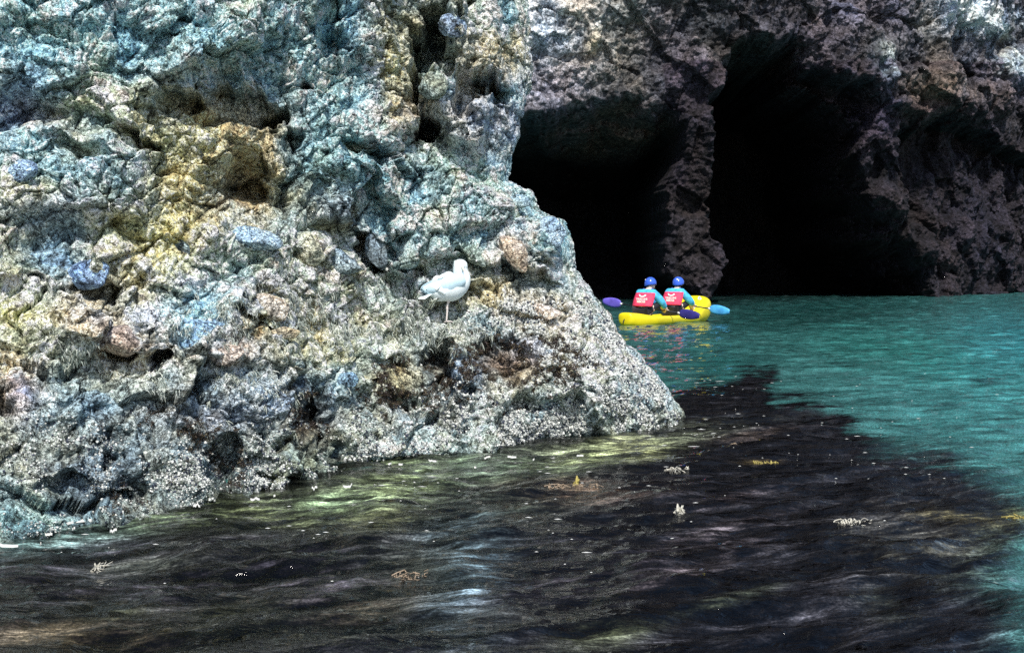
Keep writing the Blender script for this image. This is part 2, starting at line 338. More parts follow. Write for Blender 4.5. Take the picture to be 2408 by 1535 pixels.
# ------------------------------------------------------------------ far cliff with the two sea caves
nx, nz = 1000, 520
xs = np.linspace(-6, 42, nx); zs = np.concatenate([np.linspace(-1.2, 17, nz-20, endpoint=False), np.linspace(17, 34, 20)])
Xf, Zf = np.meshgrid(xs, zs)
Yf = np.interp(Xf, [-6,0,8,12,20,30,42], [46,47,50,54,60,72,84])+np.interp(Zf,[0,6,12,34],[0,.6,.2,-1.])
Pf = np.stack([Xf, Yf, Zf], -1); Pf0 = Pf.copy(); u, v = uv_of(Pf)
wb = np.stack([fbm(Pf0, .35, 5, 7., .6), fbm(Pf0, .35, 5, 77., .6)], -1)*60
uu, vv = u+wb[...,0], v+wb[...,1]
cave1 = [(1000,300),(1180,290),(1262,262),(1300,250),(1350,232),(1430,236),(1500,232),(1540,238),(1575,222),(1602,240),(1604,300),(1592,360),(1572,410),(1562,440),(1575,500),(1570,560),(1590,640),(1650,700),(1650,900),(1000,900)]
cave2 = [(1708,90),(1760,100),(1800,98),(1868,82),(1885,120),(1895,190),(1945,215),(1988,262),(2000,330),(1996,370),(2040,430),(2100,520),(2170,600),(2225,660),(2240,900),(1700,900),(1676,705),(1700,660),(1705,618),(1688,560),(1668,470),(1672,400),(1664,330),(1668,232),(1692,200)]
rec3 = [(2075,380),(2090,320),(2140,292),(2200,282),(2290,300),(2350,350),(2500,360),(2600,900),(2230,900),(2190,560),(2120,470)]
d1 = polysd(uu, vv, cave1); d2 = polysd(uu, vv, cave2); d3 = polysd(uu, vv, rec3)
push = np.zeros(Xf.shape)
dep1 = np.interp(vv, [230,300,350,420,600,700], [2.5,3.5,9,15,14,10])
dep2 = 16-7*sstep(uu,1980,2230)
push += dep1*sstep(d1, -4, 26+50*sstep(-vv,-330,-250)); push = np.maximum(push, dep2*sstep(d2, -4, 34+130*sstep(uu,1900,2060)+60*sstep(-vv,-240,-120))); push = np.maximum(push, 2.6*sstep(d3,-4,22)*(1-.5*sstep(vv,320,560)))
push += 2.2*sstep(-ell(uu,vv,1905,240,110,70),-1.2,-.8)*(push<1)
cz = np.maximum(push, 0)
ca, ea, ra = cell(Pf0, .42, 3.); cb, eb, rb = cell(Pf0, 1.1, 5.); cc, ec, rc = cell(Pf0, 2.6, 8.)
big = fbm(Pf0, .14, 3, 3.); mid = fbm(Pf0, .6, 5, 23., .62)
Df = 1.5*big + .9*mid + .75*ca*sstep(ra,.3,.7) + .34*cb*sstep(rb,.3,.7) + .14*cc + .12*fbm(Pf0, 4, 3, 13.)
# shelves and shoulders seen on the right cliff
Df += .9*sstep(-ell(uu,vv,2180,220,170,60,8),-1.2,-.7) + .7*sstep(-ell(uu,vv,2300,30,90,50,20),-1.2,-.7)+.6*sstep(-ell(uu,vv,2370,160,60,40),-1.2,-.7) + .8*sstep(-ell(uu,vv,1980,120,70,100),-1.2,-.6)
Df += .7*sstep(-ell(uu,vv,2260,470,150,90,35),-1.2,-.4) + .2*sstep(-ell(uu,vv,1690,610,26,55),-1.2,-.6)
Df *= 1-.35*sstep(push, 2, 10)
nf_ = gridnormal(Pf0); nf_ = np.where(nf_[...,1:2] > 0, -nf_, nf_)
Pf = Pf0+(.3*nf_+np.array((0,-.8,0)))*Df[...,None]; Pf[...,1] += push
FL = [(1350,90,200,110,0,(.36,.35,.30),.95),(1270,80,90,110,0,(.36,.42,.42),.8),(1310,190,90,60,0,(.34,.33,.35),.7),(1400,105,22,38,10,(.62,.44,.18),1.),(1480,60,90,120,0,(.25,.27,.20),.7),(1560,90,90,110,0,(.11,.10,.12),.8),(1650,80,60,110,0,(.10,.10,.075),.7),
  (1600,170,60,70,0,(.15,.13,.17),.7),(1640,210,40,60,0,(.17,.14,.16),.6),(1300,210,80,40,0,(.20,.17,.18),.6),(1450,200,120,40,0,(.15,.145,.12),.6),
  (1620,300,40,110,0,(.085,.07,.07),.7),(1590,430,26,50,0,(.15,.13,.17),.7),(1630,560,50,90,0,(.10,.09,.075),.8),(1690,620,30,60,0,(.15,.13,.14),.8),
  (1830,60,90,70,0,(.06,.055,.06),.8),(1900,110,60,60,0,(.12,.10,.13),.6),(1980,60,70,90,0,(.14,.13,.16),.8),(2050,150,40,60,0,(.16,.22,.26),.9),(2060,110,60,40,0,(.12,.17,.17),.6),
  (2100,60,80,80,0,(.15,.13,.16),.7),(2180,60,60,60,30,(.20,.21,.15),.7),(2140,200,60,40,0,(.26,.25,.16),.9),(2220,215,110,40,0,(.30,.28,.19),.9),(2160,270,60,35,0,(.30,.24,.19),.8),(2030,300,70,70,0,(.14,.12,.16),.9),
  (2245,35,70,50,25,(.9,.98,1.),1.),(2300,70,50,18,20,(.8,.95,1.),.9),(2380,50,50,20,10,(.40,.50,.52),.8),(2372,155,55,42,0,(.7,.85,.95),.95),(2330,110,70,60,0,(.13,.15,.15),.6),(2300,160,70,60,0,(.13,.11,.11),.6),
  (2380,290,60,40,0,(.16,.20,.20),.6),(2300,420,140,110,0,(.07,.065,.08),.8),(2250,500,150,110,35,(.13,.12,.15),.8),(2330,620,140,60,20,(.09,.085,.095),.7),(2150,500,60,120,-30,(.06,.05,.04),.7)]
colf = blobs(u+wb[...,0]*.5, v+wb[...,1]*.5, (.10,.092,.095), FL)
colf = colf*(1+.5*(ra-.5)[...,None]+.5*(rb-.5)[...,None]*np.array([1.1,1,.9]))*(1-.45*sstep(-eb,-.07,0)[...,None])*(1+.9*mid)[...,None]
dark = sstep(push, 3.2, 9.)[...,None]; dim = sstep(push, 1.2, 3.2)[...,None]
colf = colf*(1-.35*dim)*(1-.70*dark)  # cave and recess shade put into the colour, growing with depth
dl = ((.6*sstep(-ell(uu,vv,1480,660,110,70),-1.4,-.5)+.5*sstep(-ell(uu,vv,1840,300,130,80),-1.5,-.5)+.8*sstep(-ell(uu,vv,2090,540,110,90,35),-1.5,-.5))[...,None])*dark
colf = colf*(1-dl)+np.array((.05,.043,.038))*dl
dimall = 1-.30*sstep(v,-50,120)-.33*sstep(v,200,330)  # shade of the far cliff put into the colour, stronger lower down
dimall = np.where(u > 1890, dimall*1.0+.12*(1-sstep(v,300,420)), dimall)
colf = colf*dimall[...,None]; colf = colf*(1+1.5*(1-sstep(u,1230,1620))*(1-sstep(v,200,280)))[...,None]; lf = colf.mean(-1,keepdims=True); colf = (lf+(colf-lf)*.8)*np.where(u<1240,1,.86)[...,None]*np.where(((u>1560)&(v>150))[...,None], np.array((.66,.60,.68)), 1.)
bnd = (.75*sstep(-ell(uu,vv,1420,300,150,46),-1.3,-.6))[...,None]*sstep(d1,-4,26)[...,None]; colf = colf*(1-bnd)+np.array((.10,.085,.075))*bnd  # half-lit cave ceiling painted as a lighter band
colf = colf*np.array((.97,.97,1.08))
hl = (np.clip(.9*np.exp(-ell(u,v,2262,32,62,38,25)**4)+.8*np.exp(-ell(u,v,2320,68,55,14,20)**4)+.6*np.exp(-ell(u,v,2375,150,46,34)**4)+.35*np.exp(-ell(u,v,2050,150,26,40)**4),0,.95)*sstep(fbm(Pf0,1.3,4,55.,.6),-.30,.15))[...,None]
colf = colf*(1-hl)+np.array((.80,.97,1.0))*hl  # lit patches at the upper right painted into the colour
colf = np.clip(colf, .003, .95)
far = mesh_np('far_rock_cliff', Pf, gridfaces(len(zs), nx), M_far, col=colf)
tag(far, 'dark far rock cliff with two black sea caves and a rock pillar between them', 'cliff', kind='structure')

# ------------------------------------------------------------------ water
m, nt, bs = newmat('sea water'); L = nt.links.new
att = N(nt, 'ShaderNodeAttribute', attribute_name='Col'); geo = N(nt, 'ShaderNodeNewGeometry')
sp = N(nt, 'ShaderNodeTexNoise', Scale=70., Detail=2., Roughness=.8); L(geo.outputs['Position'], sp.inputs['Vector'])
mpn = N(nt, 'ShaderNodeMapping'); mpn.inputs['Scale'].default_value = (1,2.2,1); mpn.inputs['Rotation'].default_value = (0,0,R(25)); L(geo.outputs['Position'], mpn.inputs['Vector'])
s2 = N(nt, 'ShaderNodeTexNoise', Scale=2.2, Detail=5., Roughness=.65, Distortion=1.); L(mpn.outputs[0], s2.inputs['Vector'])
f = math_n(nt, 'MULTIPLY', ramp(nt, sp.outputs['Fac'], [(.35,.45),(.5,1.),(.68,1.9)]), ramp(nt, s2.outputs['Fac'], [(.35,.6),(.65,1.4)]))
def rotscale(ang, sc_):
    m1 = N(nt, 'ShaderNodeMapping'); m1.inputs['Rotation'].default_value = (0,0,R(-ang)); L(geo.outputs['Position'], m1.inputs['Vector'])
    m2 = N(nt, 'ShaderNodeMapping'); m2.inputs['Scale'].default_value = sc_; L(m1.outputs[0], m2.inputs['Vector']); return m2.outputs[0]
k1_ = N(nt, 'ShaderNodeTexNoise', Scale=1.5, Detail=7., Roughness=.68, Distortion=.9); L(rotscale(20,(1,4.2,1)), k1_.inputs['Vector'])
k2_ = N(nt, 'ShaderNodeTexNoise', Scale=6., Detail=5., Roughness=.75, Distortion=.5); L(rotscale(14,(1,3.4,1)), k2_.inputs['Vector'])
ks_ = math_n(nt, 'MULTIPLY', ramp(nt, k1_.outputs['Fac'], [(.42,.10),(.50,.65),(.56,2.0),(.66,4.6)]), ramp(nt, k2_.outputs['Fac'], [(.40,.30),(.52,1.),(.62,2.6)]))  # bright streaks in the colour stand in for ripple highlights
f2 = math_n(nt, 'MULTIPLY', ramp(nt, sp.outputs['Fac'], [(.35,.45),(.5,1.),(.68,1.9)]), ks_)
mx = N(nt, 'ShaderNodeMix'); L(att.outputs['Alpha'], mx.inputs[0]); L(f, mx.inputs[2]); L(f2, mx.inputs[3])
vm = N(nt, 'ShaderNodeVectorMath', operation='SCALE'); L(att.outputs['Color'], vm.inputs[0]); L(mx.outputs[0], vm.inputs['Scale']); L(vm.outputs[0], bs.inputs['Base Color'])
bs.inputs['Roughness'].default_value = .03; bs.inputs['IOR'].default_value = 1.33
n1_ = N(nt, 'ShaderNodeTexNoise', Scale=5., Detail=5., Roughness=.6, Distortion=.5); L(mpn.outputs[0], n1_.inputs['Vector'])
b = N(nt, 'ShaderNodeBump', Strength=.7, Distance=.04); L(n1_.outputs['Fac'], b.inputs['Height']); L(b.outputs[0], bs.inputs['Normal'])
M_water = m
ny, nxs = 900, 700
yy = np.concatenate([np.linspace(-60, 1.2, 40, endpoint=False), 1.2*(120/1.2)**np.linspace(0,1,ny-40)])
ss = np.linspace(-1, 1, nxs)
Yg = np.repeat(yy[:,None], nxs, 1); Xg = ss[None,:]*(np.abs(Yg)*.62+2.5)
Pw = np.stack([Xg, Yg, np.zeros_like(Xg)], -1)
ang = R(22); rx = Xg*math.cos(ang)+Yg*math.sin(ang); ry = -Xg*math.sin(ang)+Yg*math.cos(ang)
Q = np.stack([rx*.55, ry*1.3, np.zeros_like(rx)], -1)
hgt = .035*fbm(Q, 1.9, 4, 202., .55, True)+.050*fbm(Q, 1.1, 3, 2.)+.060*fbm(Q, 3.0, 4, 12.)*np.clip(.55+1.6*fbm(Q,.5,2,9.),.15,1.4)*np.interp(Yg,[3,12,30],[1,.8,.45])+.03*fbm(Q, .35, 2, 4.)
hgt -= hgt.mean(); hgt *= np.interp(Yg, [0,4,8,14,40,90],[1.2,1.5,1.3,1,1.4,2.2])
Pw[...,2] = hgt
u, v = uv_of(np.where(Yg[...,None] > .5, Pw, [0,.5,0])); 
st0 = fbm(np.stack([rx*.8, ry*4., 0*rx], -1), 2.2, 4, 88., .6)
wq = np.stack([fbm(Q, .8, 4, 3.), fbm(Q, .8, 4, 33.)], -1)*45
u2, v2 = u+wq[...,0]*1.5, v+wq[...,1]*.5
teal = np.array((.034,.118,.112)); dkc = np.array((.004,.004,.005))
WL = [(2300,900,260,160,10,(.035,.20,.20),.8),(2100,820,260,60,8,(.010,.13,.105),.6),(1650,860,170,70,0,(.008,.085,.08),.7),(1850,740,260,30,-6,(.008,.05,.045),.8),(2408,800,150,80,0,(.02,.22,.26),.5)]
WL += [(1800,692,190,22,-3,(.002,.006,.006),.97),(1560,706,170,26,0,(.002,.006,.006),.95),(2050,686,120,14,-3,(.004,.010,.010),.9),(1950,740,260,26,-4,(.010,.045,.040),.7)]  # cave shade painted into the water colour along the far edge
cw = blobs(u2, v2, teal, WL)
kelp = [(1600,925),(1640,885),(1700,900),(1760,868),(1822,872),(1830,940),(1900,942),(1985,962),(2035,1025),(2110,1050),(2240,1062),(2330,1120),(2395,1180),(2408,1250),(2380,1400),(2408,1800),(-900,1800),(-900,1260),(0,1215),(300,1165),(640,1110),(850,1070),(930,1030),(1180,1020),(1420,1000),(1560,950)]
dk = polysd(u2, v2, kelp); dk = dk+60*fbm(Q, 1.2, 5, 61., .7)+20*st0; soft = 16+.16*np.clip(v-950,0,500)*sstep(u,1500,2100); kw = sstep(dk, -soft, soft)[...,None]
shore = [(1250,1075,330,14,-9,(.28,.32,.22),.6),(650,1160,330,14,-10,(.20,.24,.14),.5),(-200,1290,280,24,-8,(.05,.12,.12),.9),(150,1260,200,28,-8,(.06,.11,.10),.9),(430,1215,170,26,-6,(.13,.19,.09),.9),(640,1205,170,30,-3,(.17,.20,.08),.95),(800,1180,150,30,-6,(.10,.16,.085),.9),(960,1130,140,45,-10,(.17,.22,.09),.95),(940,1210,120,28,-10,(.12,.13,.05),.7),
  (1160,1100,160,30,0,(.12,.19,.12),.95),(1400,1065,150,26,-10,(.20,.24,.10),.95),(1480,1050,60,26,0,(.22,.23,.09),.7),(1340,1150,130,26,0,(.10,.06,.035),.8),(1100,1180,200,40,0,(.035,.045,.03),.7),
  (1085,1340,85,110,0,(.09,.16,.20),.85),(980,1350,120,60,0,(.035,.04,.022),.7),(1430,1490,110,30,-14,(.04,.048,.02),.6),(1700,1410,110,16,-18,(.05,.06,.035),.6),(1600,1340,200,18,-18,(.035,.028,.03),.8),(1690,1260,180,16,-16,(.04,.032,.035),.7),  # pale blue blob at bottom centre is a reflection painted into the colour
  (1700,1180,120,14,-12,(.03,.022,.022),.7),(1760,1020,80,10,-5,(.08,.06,.05),.8),(2300,1225,120,20,8,(.13,.11,.04),.9),(2400,1212,40,20,0,(.45,.36,.03),.95),(2290,1300,140,60,10,(.035,.03,.018),.7),(2100,1430,70,40,20,(.02,.025,.012),.5),
  (2400,1330,120,130,0,(.03,.06,.045),.8),(2150,1290,160,60,10,(.035,.035,.025),.6),(2408,1450,90,110,0,(.02,.08,.08),.7),(2380,1500,60,50,0,(.04,.10,.10),.6),(420,1350,500,90,-4,(.018,.016,.022),.7),(700,1400,250,40,-3,(.028,.024,.034),.8),(250,1440,100,30,0,(.03,.035,.015),.6),(1280,1380,220,30,-12,(.03,.026,.034),.7),
  (1000,1290,140,30,-10,(.04,.045,.04),.6),(1800,1085,40,7,0,(.2,.14,.04),.7),(2330,1460,150,60,0,(.018,.017,.024),.8),(150,1500,200,34,0,(.06,.045,.02),.7),(560,1440,120,40,-8,(.05,.055,.025),.6),(860,1430,120,34,-10,(.055,.045,.025),.6),(1150,1450,90,26,-8,(.09,.10,.10),.6),(330,1330,140,20,-6,(.06,.07,.05),.6)]
ck = blobs(u2, v2, dkc, shore)
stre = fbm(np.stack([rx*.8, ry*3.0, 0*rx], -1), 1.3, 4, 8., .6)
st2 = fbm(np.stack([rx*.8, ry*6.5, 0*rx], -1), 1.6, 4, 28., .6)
lm = ck.mean(-1,keepdims=True); ck = .55*(lm+(ck-lm)*.85)*np.exp(np.clip(2.2*stre+1.0*st2+.1,-1.6,1.5))[...,None]+np.array((.012,.012,.014))*(np.clip(stre*2+st2*1.3,0,1)**1.5)[...,None]  # submerged kelp streaks, with ripple light and dark added to the colour
ct = cw*(1+1.1*stre+.8*st0)[...,None]; ct = ct+np.array((.022,.018,.022))*np.clip(st0*1.6,0,1)[...,None]  # grey ripple shimmer painted into the teal colour
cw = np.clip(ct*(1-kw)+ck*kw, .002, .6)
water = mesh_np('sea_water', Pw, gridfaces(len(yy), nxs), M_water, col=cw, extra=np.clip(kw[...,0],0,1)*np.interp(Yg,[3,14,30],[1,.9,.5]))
tag(water, 'dark green and teal sea water around the rocks', 'water', kind='structure')

# ------------------------------------------------------------------ growths on the near cliff
sel = FR & (near_v > 640) & (near_u > -80) & (near_u < 1650) & (Pn[...,2] > -.06)
sj, si = np.where(sel); SU, SV = near_u[sel], near_v[sel]
def density(L):
    w = np.zeros(len(SU))
    for (cu, cv, ru, rv, ang, st) in L: w = np.maximum(w, st*np.exp(-ell(SU, SV, cu, cv, ru, rv, ang)**2*1.3))
    return w
clus = np.clip(.35+2.2*fbm(Pn[sj,si], 3.5, 4, 44., .6), 0, 1)**1.5+.004
def pick(w, n):
    w = w*clus/ (w*clus).sum(); return rng.choice(len(w), n, p=w)
def frame(nv):
    t = np.cross(nv, rng.normal(size=nv.shape)); t /= np.linalg.norm(t,axis=1,keepdims=True); return t, np.cross(nv, t)
# barnacles and mussels: small uneven pointed lumps
WB = density([(1500,910,130,110,20,1.),(1250,1010,300,60,0,1.),(780,1110,260,60,0,.9),(500,1120,260,60,0,.7),(120,1190,240,70,0,.6),(1150,960,200,60,0,.5),(1460,800,60,80,0,.8),(650,1010,200,80,0,.35),(1380,860,120,60,0,.5),(250,1060,300,60,0,.35),(1250,740,200,40,0,.3)])
nB = 26000; k = pick(WB, nB); p = Pn[sj[k],si[k]]; nv = NRM[sj[k],si[k]]; t1, t2 = frame(nv)
s = (.003+.008*rng.random(nB)**2)[:,None]*(p[:,1:2]/9.); 
ringv = [p+s*((math.cos(q)*t1)*(1+.5*rng.random((nB,1)))+(math.sin(q)*t2)*(1+.5*rng.random((nB,1)))) for q in (0,1.25,2.5,3.75,5.)]
tops = [p+nv*s*(.7+.7*rng.random((nB,1)))+s*.5*(math.cos(q)*t1+math.sin(q)*t2) for q in (.3,2.4,4.5)]
Vb = np.stack(ringv+tops, 1); fb = np.array([(0,1,5),(1,6,5),(1,2,6),(2,3,6),(3,7,6),(3,4,7),(4,0,7),(0,5,7),(5,6,7)])
Fb = (np.arange(nB)[:,None,None]*8+fb[None]).reshape(-1,3)
tone = rng.random(nB); cb_ = np.where(tone[:,None] < .55, np.array([.72,.74,.70]), np.where(tone[:,None] < .8, np.array([.33,.36,.34]), np.array([.05,.06,.09])))
cb_ = cb_*(.7+.5*rng.random((nB,1))); cb_ = np.repeat(cb_[:,None], 8, 1)*np.array([.55]*5+[1.1]*3)[None,:,None]
tag(mesh_np('barnacles', Vb, Fb, attr_mat('barnacle shell', .8), col=cb_, smooth=False), 'crust of white barnacles and dark mussels along the waterline of the cliff', 'barnacles', kind='stuff')
# drooping pale weed: bundles of strands
def strands(name, L, nt_, per, ln, wd, cols, mat, label, cat, lift=.3, grav=1.):
    k = pick(density(L), nt_); k = np.repeat(k, per); n = len(k)
    p = Pn[sj[k],si[k]]+rng.normal(size=(n,3))*.010; nv = NRM[sj[k],si[k]]
    sz = ln*(.5+.8*rng.random((n,1)))*(p[:,1:2]/9.)
    d = rng.normal(size=(n,3))*.45; d[:,2] -= grav; d += nv*.5; d /= np.linalg.norm(d,axis=1,keepdims=True)
    side = np.cross(d, nv+.3*rng.normal(size=(n,3))); side /= np.linalg.norm(side,axis=1,keepdims=True)
    seg = 4; V = []
    for q in range(seg):
        t = q/(seg-1); c = p+d*sz*t+nv*(.004+lift*sz*math.sin(t*2.6)*.8)-np.array([0,0,1])*sz*.25*t*t*grav
        w_ = wd*(p[:,1:2]/9.)*(1-.6*t); V += [c-side*w_, c+side*w_]
    V = np.stack(V, 1); fq = np.array([(2*q,2*q+1,2*q+3,2*q+2) for q in range(seg-1)])
    Fq = (np.arange(n)[:,None,None]*seg*2+fq[None]).reshape(-1,4)
    ci = rng.integers(0, len(cols), n); c = np.array(cols)[ci]*(.6+.7*rng.random((n,1))); c = np.repeat(c[:,None], seg*2, 1)
    return tag(mesh_np(name, V, Fq, mat, col=c), label, cat, kind='stuff')
M_weed = attr_mat('weed', .65, fs=60)
strands('rockweed', [(500,730,90,40,0,1.),(540,790,60,30,0,1.),(900,740,150,50,10,1.),(1050,790,90,40,0,1.),(480,900,140,40,5,1.),(640,930,90,30,0,.8),(150,820,80,35,10,.9),(760,760,100,50,0,.6),(680,700,200,40,0,.4),(860,680,120,30,0,.5),(560,1000,100,30,0,.3),(1000,700,60,30,0,.4)],
   1100, 9, .034, .0026, [(.50,.54,.46),(.62,.66,.60),(.34,.40,.36),(.16,.19,.15)], M_weed, 'pale green-grey rockweed drooping in tufts over the lower ledges of the cliff', 'seaweed')
strands('brown_seaweed', [(1180,860,90,55,10,1.),(940,910,70,50,0,.8),(730,990,45,60,0,.9),(460,990,110,45,0,.5),(540,1090,45,45,0,.6),(1330,860,50,40,0,.5),(1025,900,30,60,0,.6),(1290,790,50,25,0,.3),(240,1180,100,30,0,.4)],
   800, 14, .020, .0032, [(.055,.04,.028),(.10,.08,.045),(.03,.024,.02),(.07,.055,.05)], M_weed, 'dark brown bushy seaweed in the clefts above the waterline', 'seaweed', .9, .15)

# ------------------------------------------------------------------ boulders set in or lying on the cliff
def boulder(u, v, ru, rv, ang, c, label, out=.0, flat=.7, seed=1, lum=(1,1)):
    p, nv = surf(u, v, 8); Y = p.y
    bm = bmesh.new(); bmesh.ops.create_icosphere(bm, subdivisions=5, radius=1)
    V = np.array([x.co[:] for x in bm.verts]); Fc = np.array([[x.index for x in f.verts] for f in bm.faces]); bm.free()
    n = V/np.linalg.norm(V,axis=1,keepdims=True)
    # blocky: pull towards facets
    rs = np.random.default_rng(seed); pl = rs.normal(size=(11,3)); pl /= np.linalg.norm(pl,axis=1,keepdims=True)
    hh = .62+.34*rs.random(11); dd = n@pl.T; rad = np.min(np.where(dd > .05, hh/np.maximum(dd,.05), 9), axis=1); rad = np.minimum(rad, 1.05)
    rad = .88*rad+.12*.92
    rad = rad+.10*fbm(n*1.+seed, 1.4, 3)+.035*fbm(n+seed, 6, 3)
    rad = rad+.05*cell(n+seed*1.0, 4.)[0]*.6
    V = n*rad[:,None]
    sx, sz = ru*Y/F, rv*Y/F; V = V*np.array([sx, min(sx,sz)*flat*1.3, sz])
    a_ = R(-ang); ca_, sa_ = math.cos(a_), math.sin(a_)
    V = np.stack([V[:,0]*ca_-V[:,2]*sa_, V[:,1], V[:,0]*sa_+V[:,2]*ca_], -1)
    # colour: per-vertex mottling
    c0 = np.array(c)*(1+.45*fbm(n+seed*3, 2.5, 4)[:,None])
    c0 = np.clip(c0*.75+.25*np.array(G0)*1.1, .02, .8)*1.3
    o = mesh_np('boulder', V, Fc, M_near, col=c0*1.25)
    o.location = (p.x, Y+min(sx,sz)*.72-out, p.z)
    tag(o, label, 'boulder', 'boulders set in the conglomerate cliff'); return o
BL = [(205,648,52,36,0,(.12,.24,.50),'vivid blue rounded boulder with a dark ledge under it, left on the cliff',.03,3),
 (108,612,52,36,10,(.14,.26,.38),'blue-grey boulder just up and left of the vivid blue boulder',.0,4),
 (52,402,40,28,-10,(.20,.32,.50),'pale blue egg-shaped boulder near the left edge, halfway up the cliff',.03,5),
 (14,328,46,26,0,(.24,.42,.52),'pale cyan boulder cut by the left edge of the photo',.03,6),
 (1055,62,34,28,15,(.20,.28,.42),'pale blue rounded boulder at the top of the cliff beside the black cleft',.04,7),
 (1016,206,36,32,0,(.19,.25,.23),'grey-green rounded boulder right of the tall black cleft',.04,8),
 (602,562,58,30,15,(.20,.32,.46),'blue boulder with a rounded top below the brown hollow',.02,9),
 (430,580,34,18,5,(.15,.25,.36),'small flat blue stone below the ochre vein',.01,10),
 (795,617,58,27,22,(.20,.29,.36),'long blue-grey slab lying under the triangular hollow',.03,11),
 (722,590,50,40,0,(.36,.38,.29),'pale greenish boulder touching the long blue-grey slab',.01,12),
 (1302,548,42,40,0,(.25,.38,.52),'pale blue block on the shoulder of the cliff above the water edge',.03,13),
 (1213,590,28,52,-32,(.36,.29,.24),'reddish tan slanting boulder on the right shoulder of the cliff',.02,14),
 (1220,472,34,18,5,(.24,.38,.48),'small blue cap stone at the cliff edge in front of the black cave',.02,15),
 (636,722,58,30,12,(.52,.40,.28),'cream and pink boulder with a black gap beneath it',.03,16),
 (662,778,38,18,0,(.44,.34,.20),'orange stone right of the vivid blue weed-tufted boulder',.01,17),
 (462,790,80,44,-5,(.16,.30,.48),'large blue boulder with a tuft of pale weed in the middle of the cliff foot',-.01,18),
 (540,838,38,26,0,(.36,.26,.19),'small rust brown boulder below the large blue boulder',.02,19),
 (816,898,36,20,-22,(.16,.28,.38),'oval slate blue stone amid the pale weed low on the cliff',.02,20),
 (268,800,50,42,5,(.36,.27,.23),'pinkish brown boulder with a black hole at its lower edge',.02,22),
 (880,590,24,46,-20,(.13,.17,.20),'dark slate block standing on the right of the triangular hollow',.02,23),
 (1282,735,44,20,8,(.55,.44,.36),'cream pink stone above the water edge near the kayak',.02,24)]
for (u_,v_,ru_,rv_,an_,c_,lb_,out_,sd_) in BL: boulder(u_,v_,ru_,rv_,an_,c_,lb_,out_,.7,sd_)

# ------------------------------------------------------------------ generic loft / skin tools
def loft(path, n=20, caps=True):
    """path: list of (x, y, z, ra, rb); sections are perpendicular to the path; ra sideways, rb in the up direction"""
    pts = [Vector(p[:3]) for p in path]; V = []; Fq = []
    for i, p in enumerate(path):
        t = (pts[min(i+1,len(pts)-1)]-pts[max(i-1,0)]).normalized()
        side = t.cross(Vector((0,0,1)))
        if side.length < .15: side = Vector((0,1,0)) if not V else side if side.length > 1e-3 else Vector((0,1,0))
        side = Vector((0,-1,0)) if abs(t.y) < .3 else side.normalized()
        up = side.cross(t).normalized(); side = t.cross(up).normalized()
        for k in range(n):
            a = 2*math.pi*k/n; V.append(pts[i]+side*math.cos(a)*p[3]+up*math.sin(a)*p[4])
    m = len(path)
    for i in range(m-1):
        for k in range(n): Fq.append((i*n+k, i*n+(k+1)%n, (i+1)*n+(k+1)%n, (i+1)*n+k))
    if caps: Fq.append(tuple(range(n))[::-1]); Fq.append(tuple((m-1)*n+k for k in range(n)))
    return V, Fq
def smooth_path(path, k=4):
    out = []; P_ = np.array(path, float); n = len(P_)
    for i in range(n-1):
        p0, p1, p2, p3 = P_[max(i-1,0)], P_[i], P_[i+1], P_[min(i+2,n-1)]
        for j in range(k):
            t = j/k; out.append(.5*((2*p1)+(-p0+p2)*t+(2*p0-5*p1+4*p2-p3)*t*t+(-p0+3*p1-3*p2+p3)*t**3))
    out.append(P_[-1]); return [tuple(o) for o in out]
def pymesh(name, V, Fq, mat, parent=None, smooth=True):
    me = bpy.data.meshes.new(name); me.from_pydata([tuple(x) for x in V], [], Fq); me.validate(); me.update()
    bm = bmesh.new(); bm.from_mesh(me); bmesh.ops.recalc_face_normals(bm, faces=bm.faces); bm.to_mesh(me); bm.free()
    for p in me.polygons: p.use_smooth = smooth
    me.materials.append(mat); return link(bpy.data.objects.new(name, me), parent)
def multi(parts):
    V, Fq = [], []
    for v_, f_ in parts:
        o = len(V); V += list(v_); Fq += [tuple(i+o for i in f) for f in f_]
    return V, Fq
def tube(pts, r0, r1=None, n=8):
    r1 = r0 if r1 is None else r1; m = len(pts)
    V, Fq = [], []; pts = [Vector(p) for p in pts]
    for i, p in enumerate(pts):
        t = (pts[min(i+1,m-1)]-pts[max(i-1,0)]).normalized(); a_ = t.orthogonal().normalized()
        if i and a_.dot(pa) < 0: a_ = -a_
        a_ = (a_ if i == 0 else (pa-t*pa.dot(t)).normalized()); pa = a_; b_ = t.cross(a_); r = r0+(r1-r0)*i/max(m-1,1)
        for k in range(n): q = 2*math.pi*k/n; V.append(p+a_*math.cos(q)*r+b_*math.sin(q)*r)
    for i in range(m-1):
        for k in range(n): Fq.append((i*n+k, i*n+(k+1)%n, (i+1)*n+(k+1)%n, (i+1)*n+k))
    Fq.append(tuple(range(n))[::-1]); Fq.append(tuple((m-1)*n+k for k in range(n))); return V, Fq
def ellipsoid(c, r, n=16, m=10, rot=None):
    V, Fq = [], []; c = Vector(c)
    for j in range(m+1):
        th = math.pi*j/m
        for k in range(n):
            q = 2*math.pi*k/n; w_ = Vector((r[0]*math.sin(th)*math.cos(q), r[1]*math.sin(th)*math.sin(q), r[2]*math.cos(th)))
            if rot: w_ = rot@w_
            V.append(c+w_)
    for j in range(m):
        for k in range(n): Fq.append((j*n+k, j*n+(k+1)%n, (j+1)*n+(k+1)%n, (j+1)*n+k))
    return V, Fq
def empty(name, loc, rz=0):
    o = bpy.data.objects.new(name, None); o.empty_display_size = .1; o.location = loc; o.rotation_euler = (0,0,rz); return link(o)

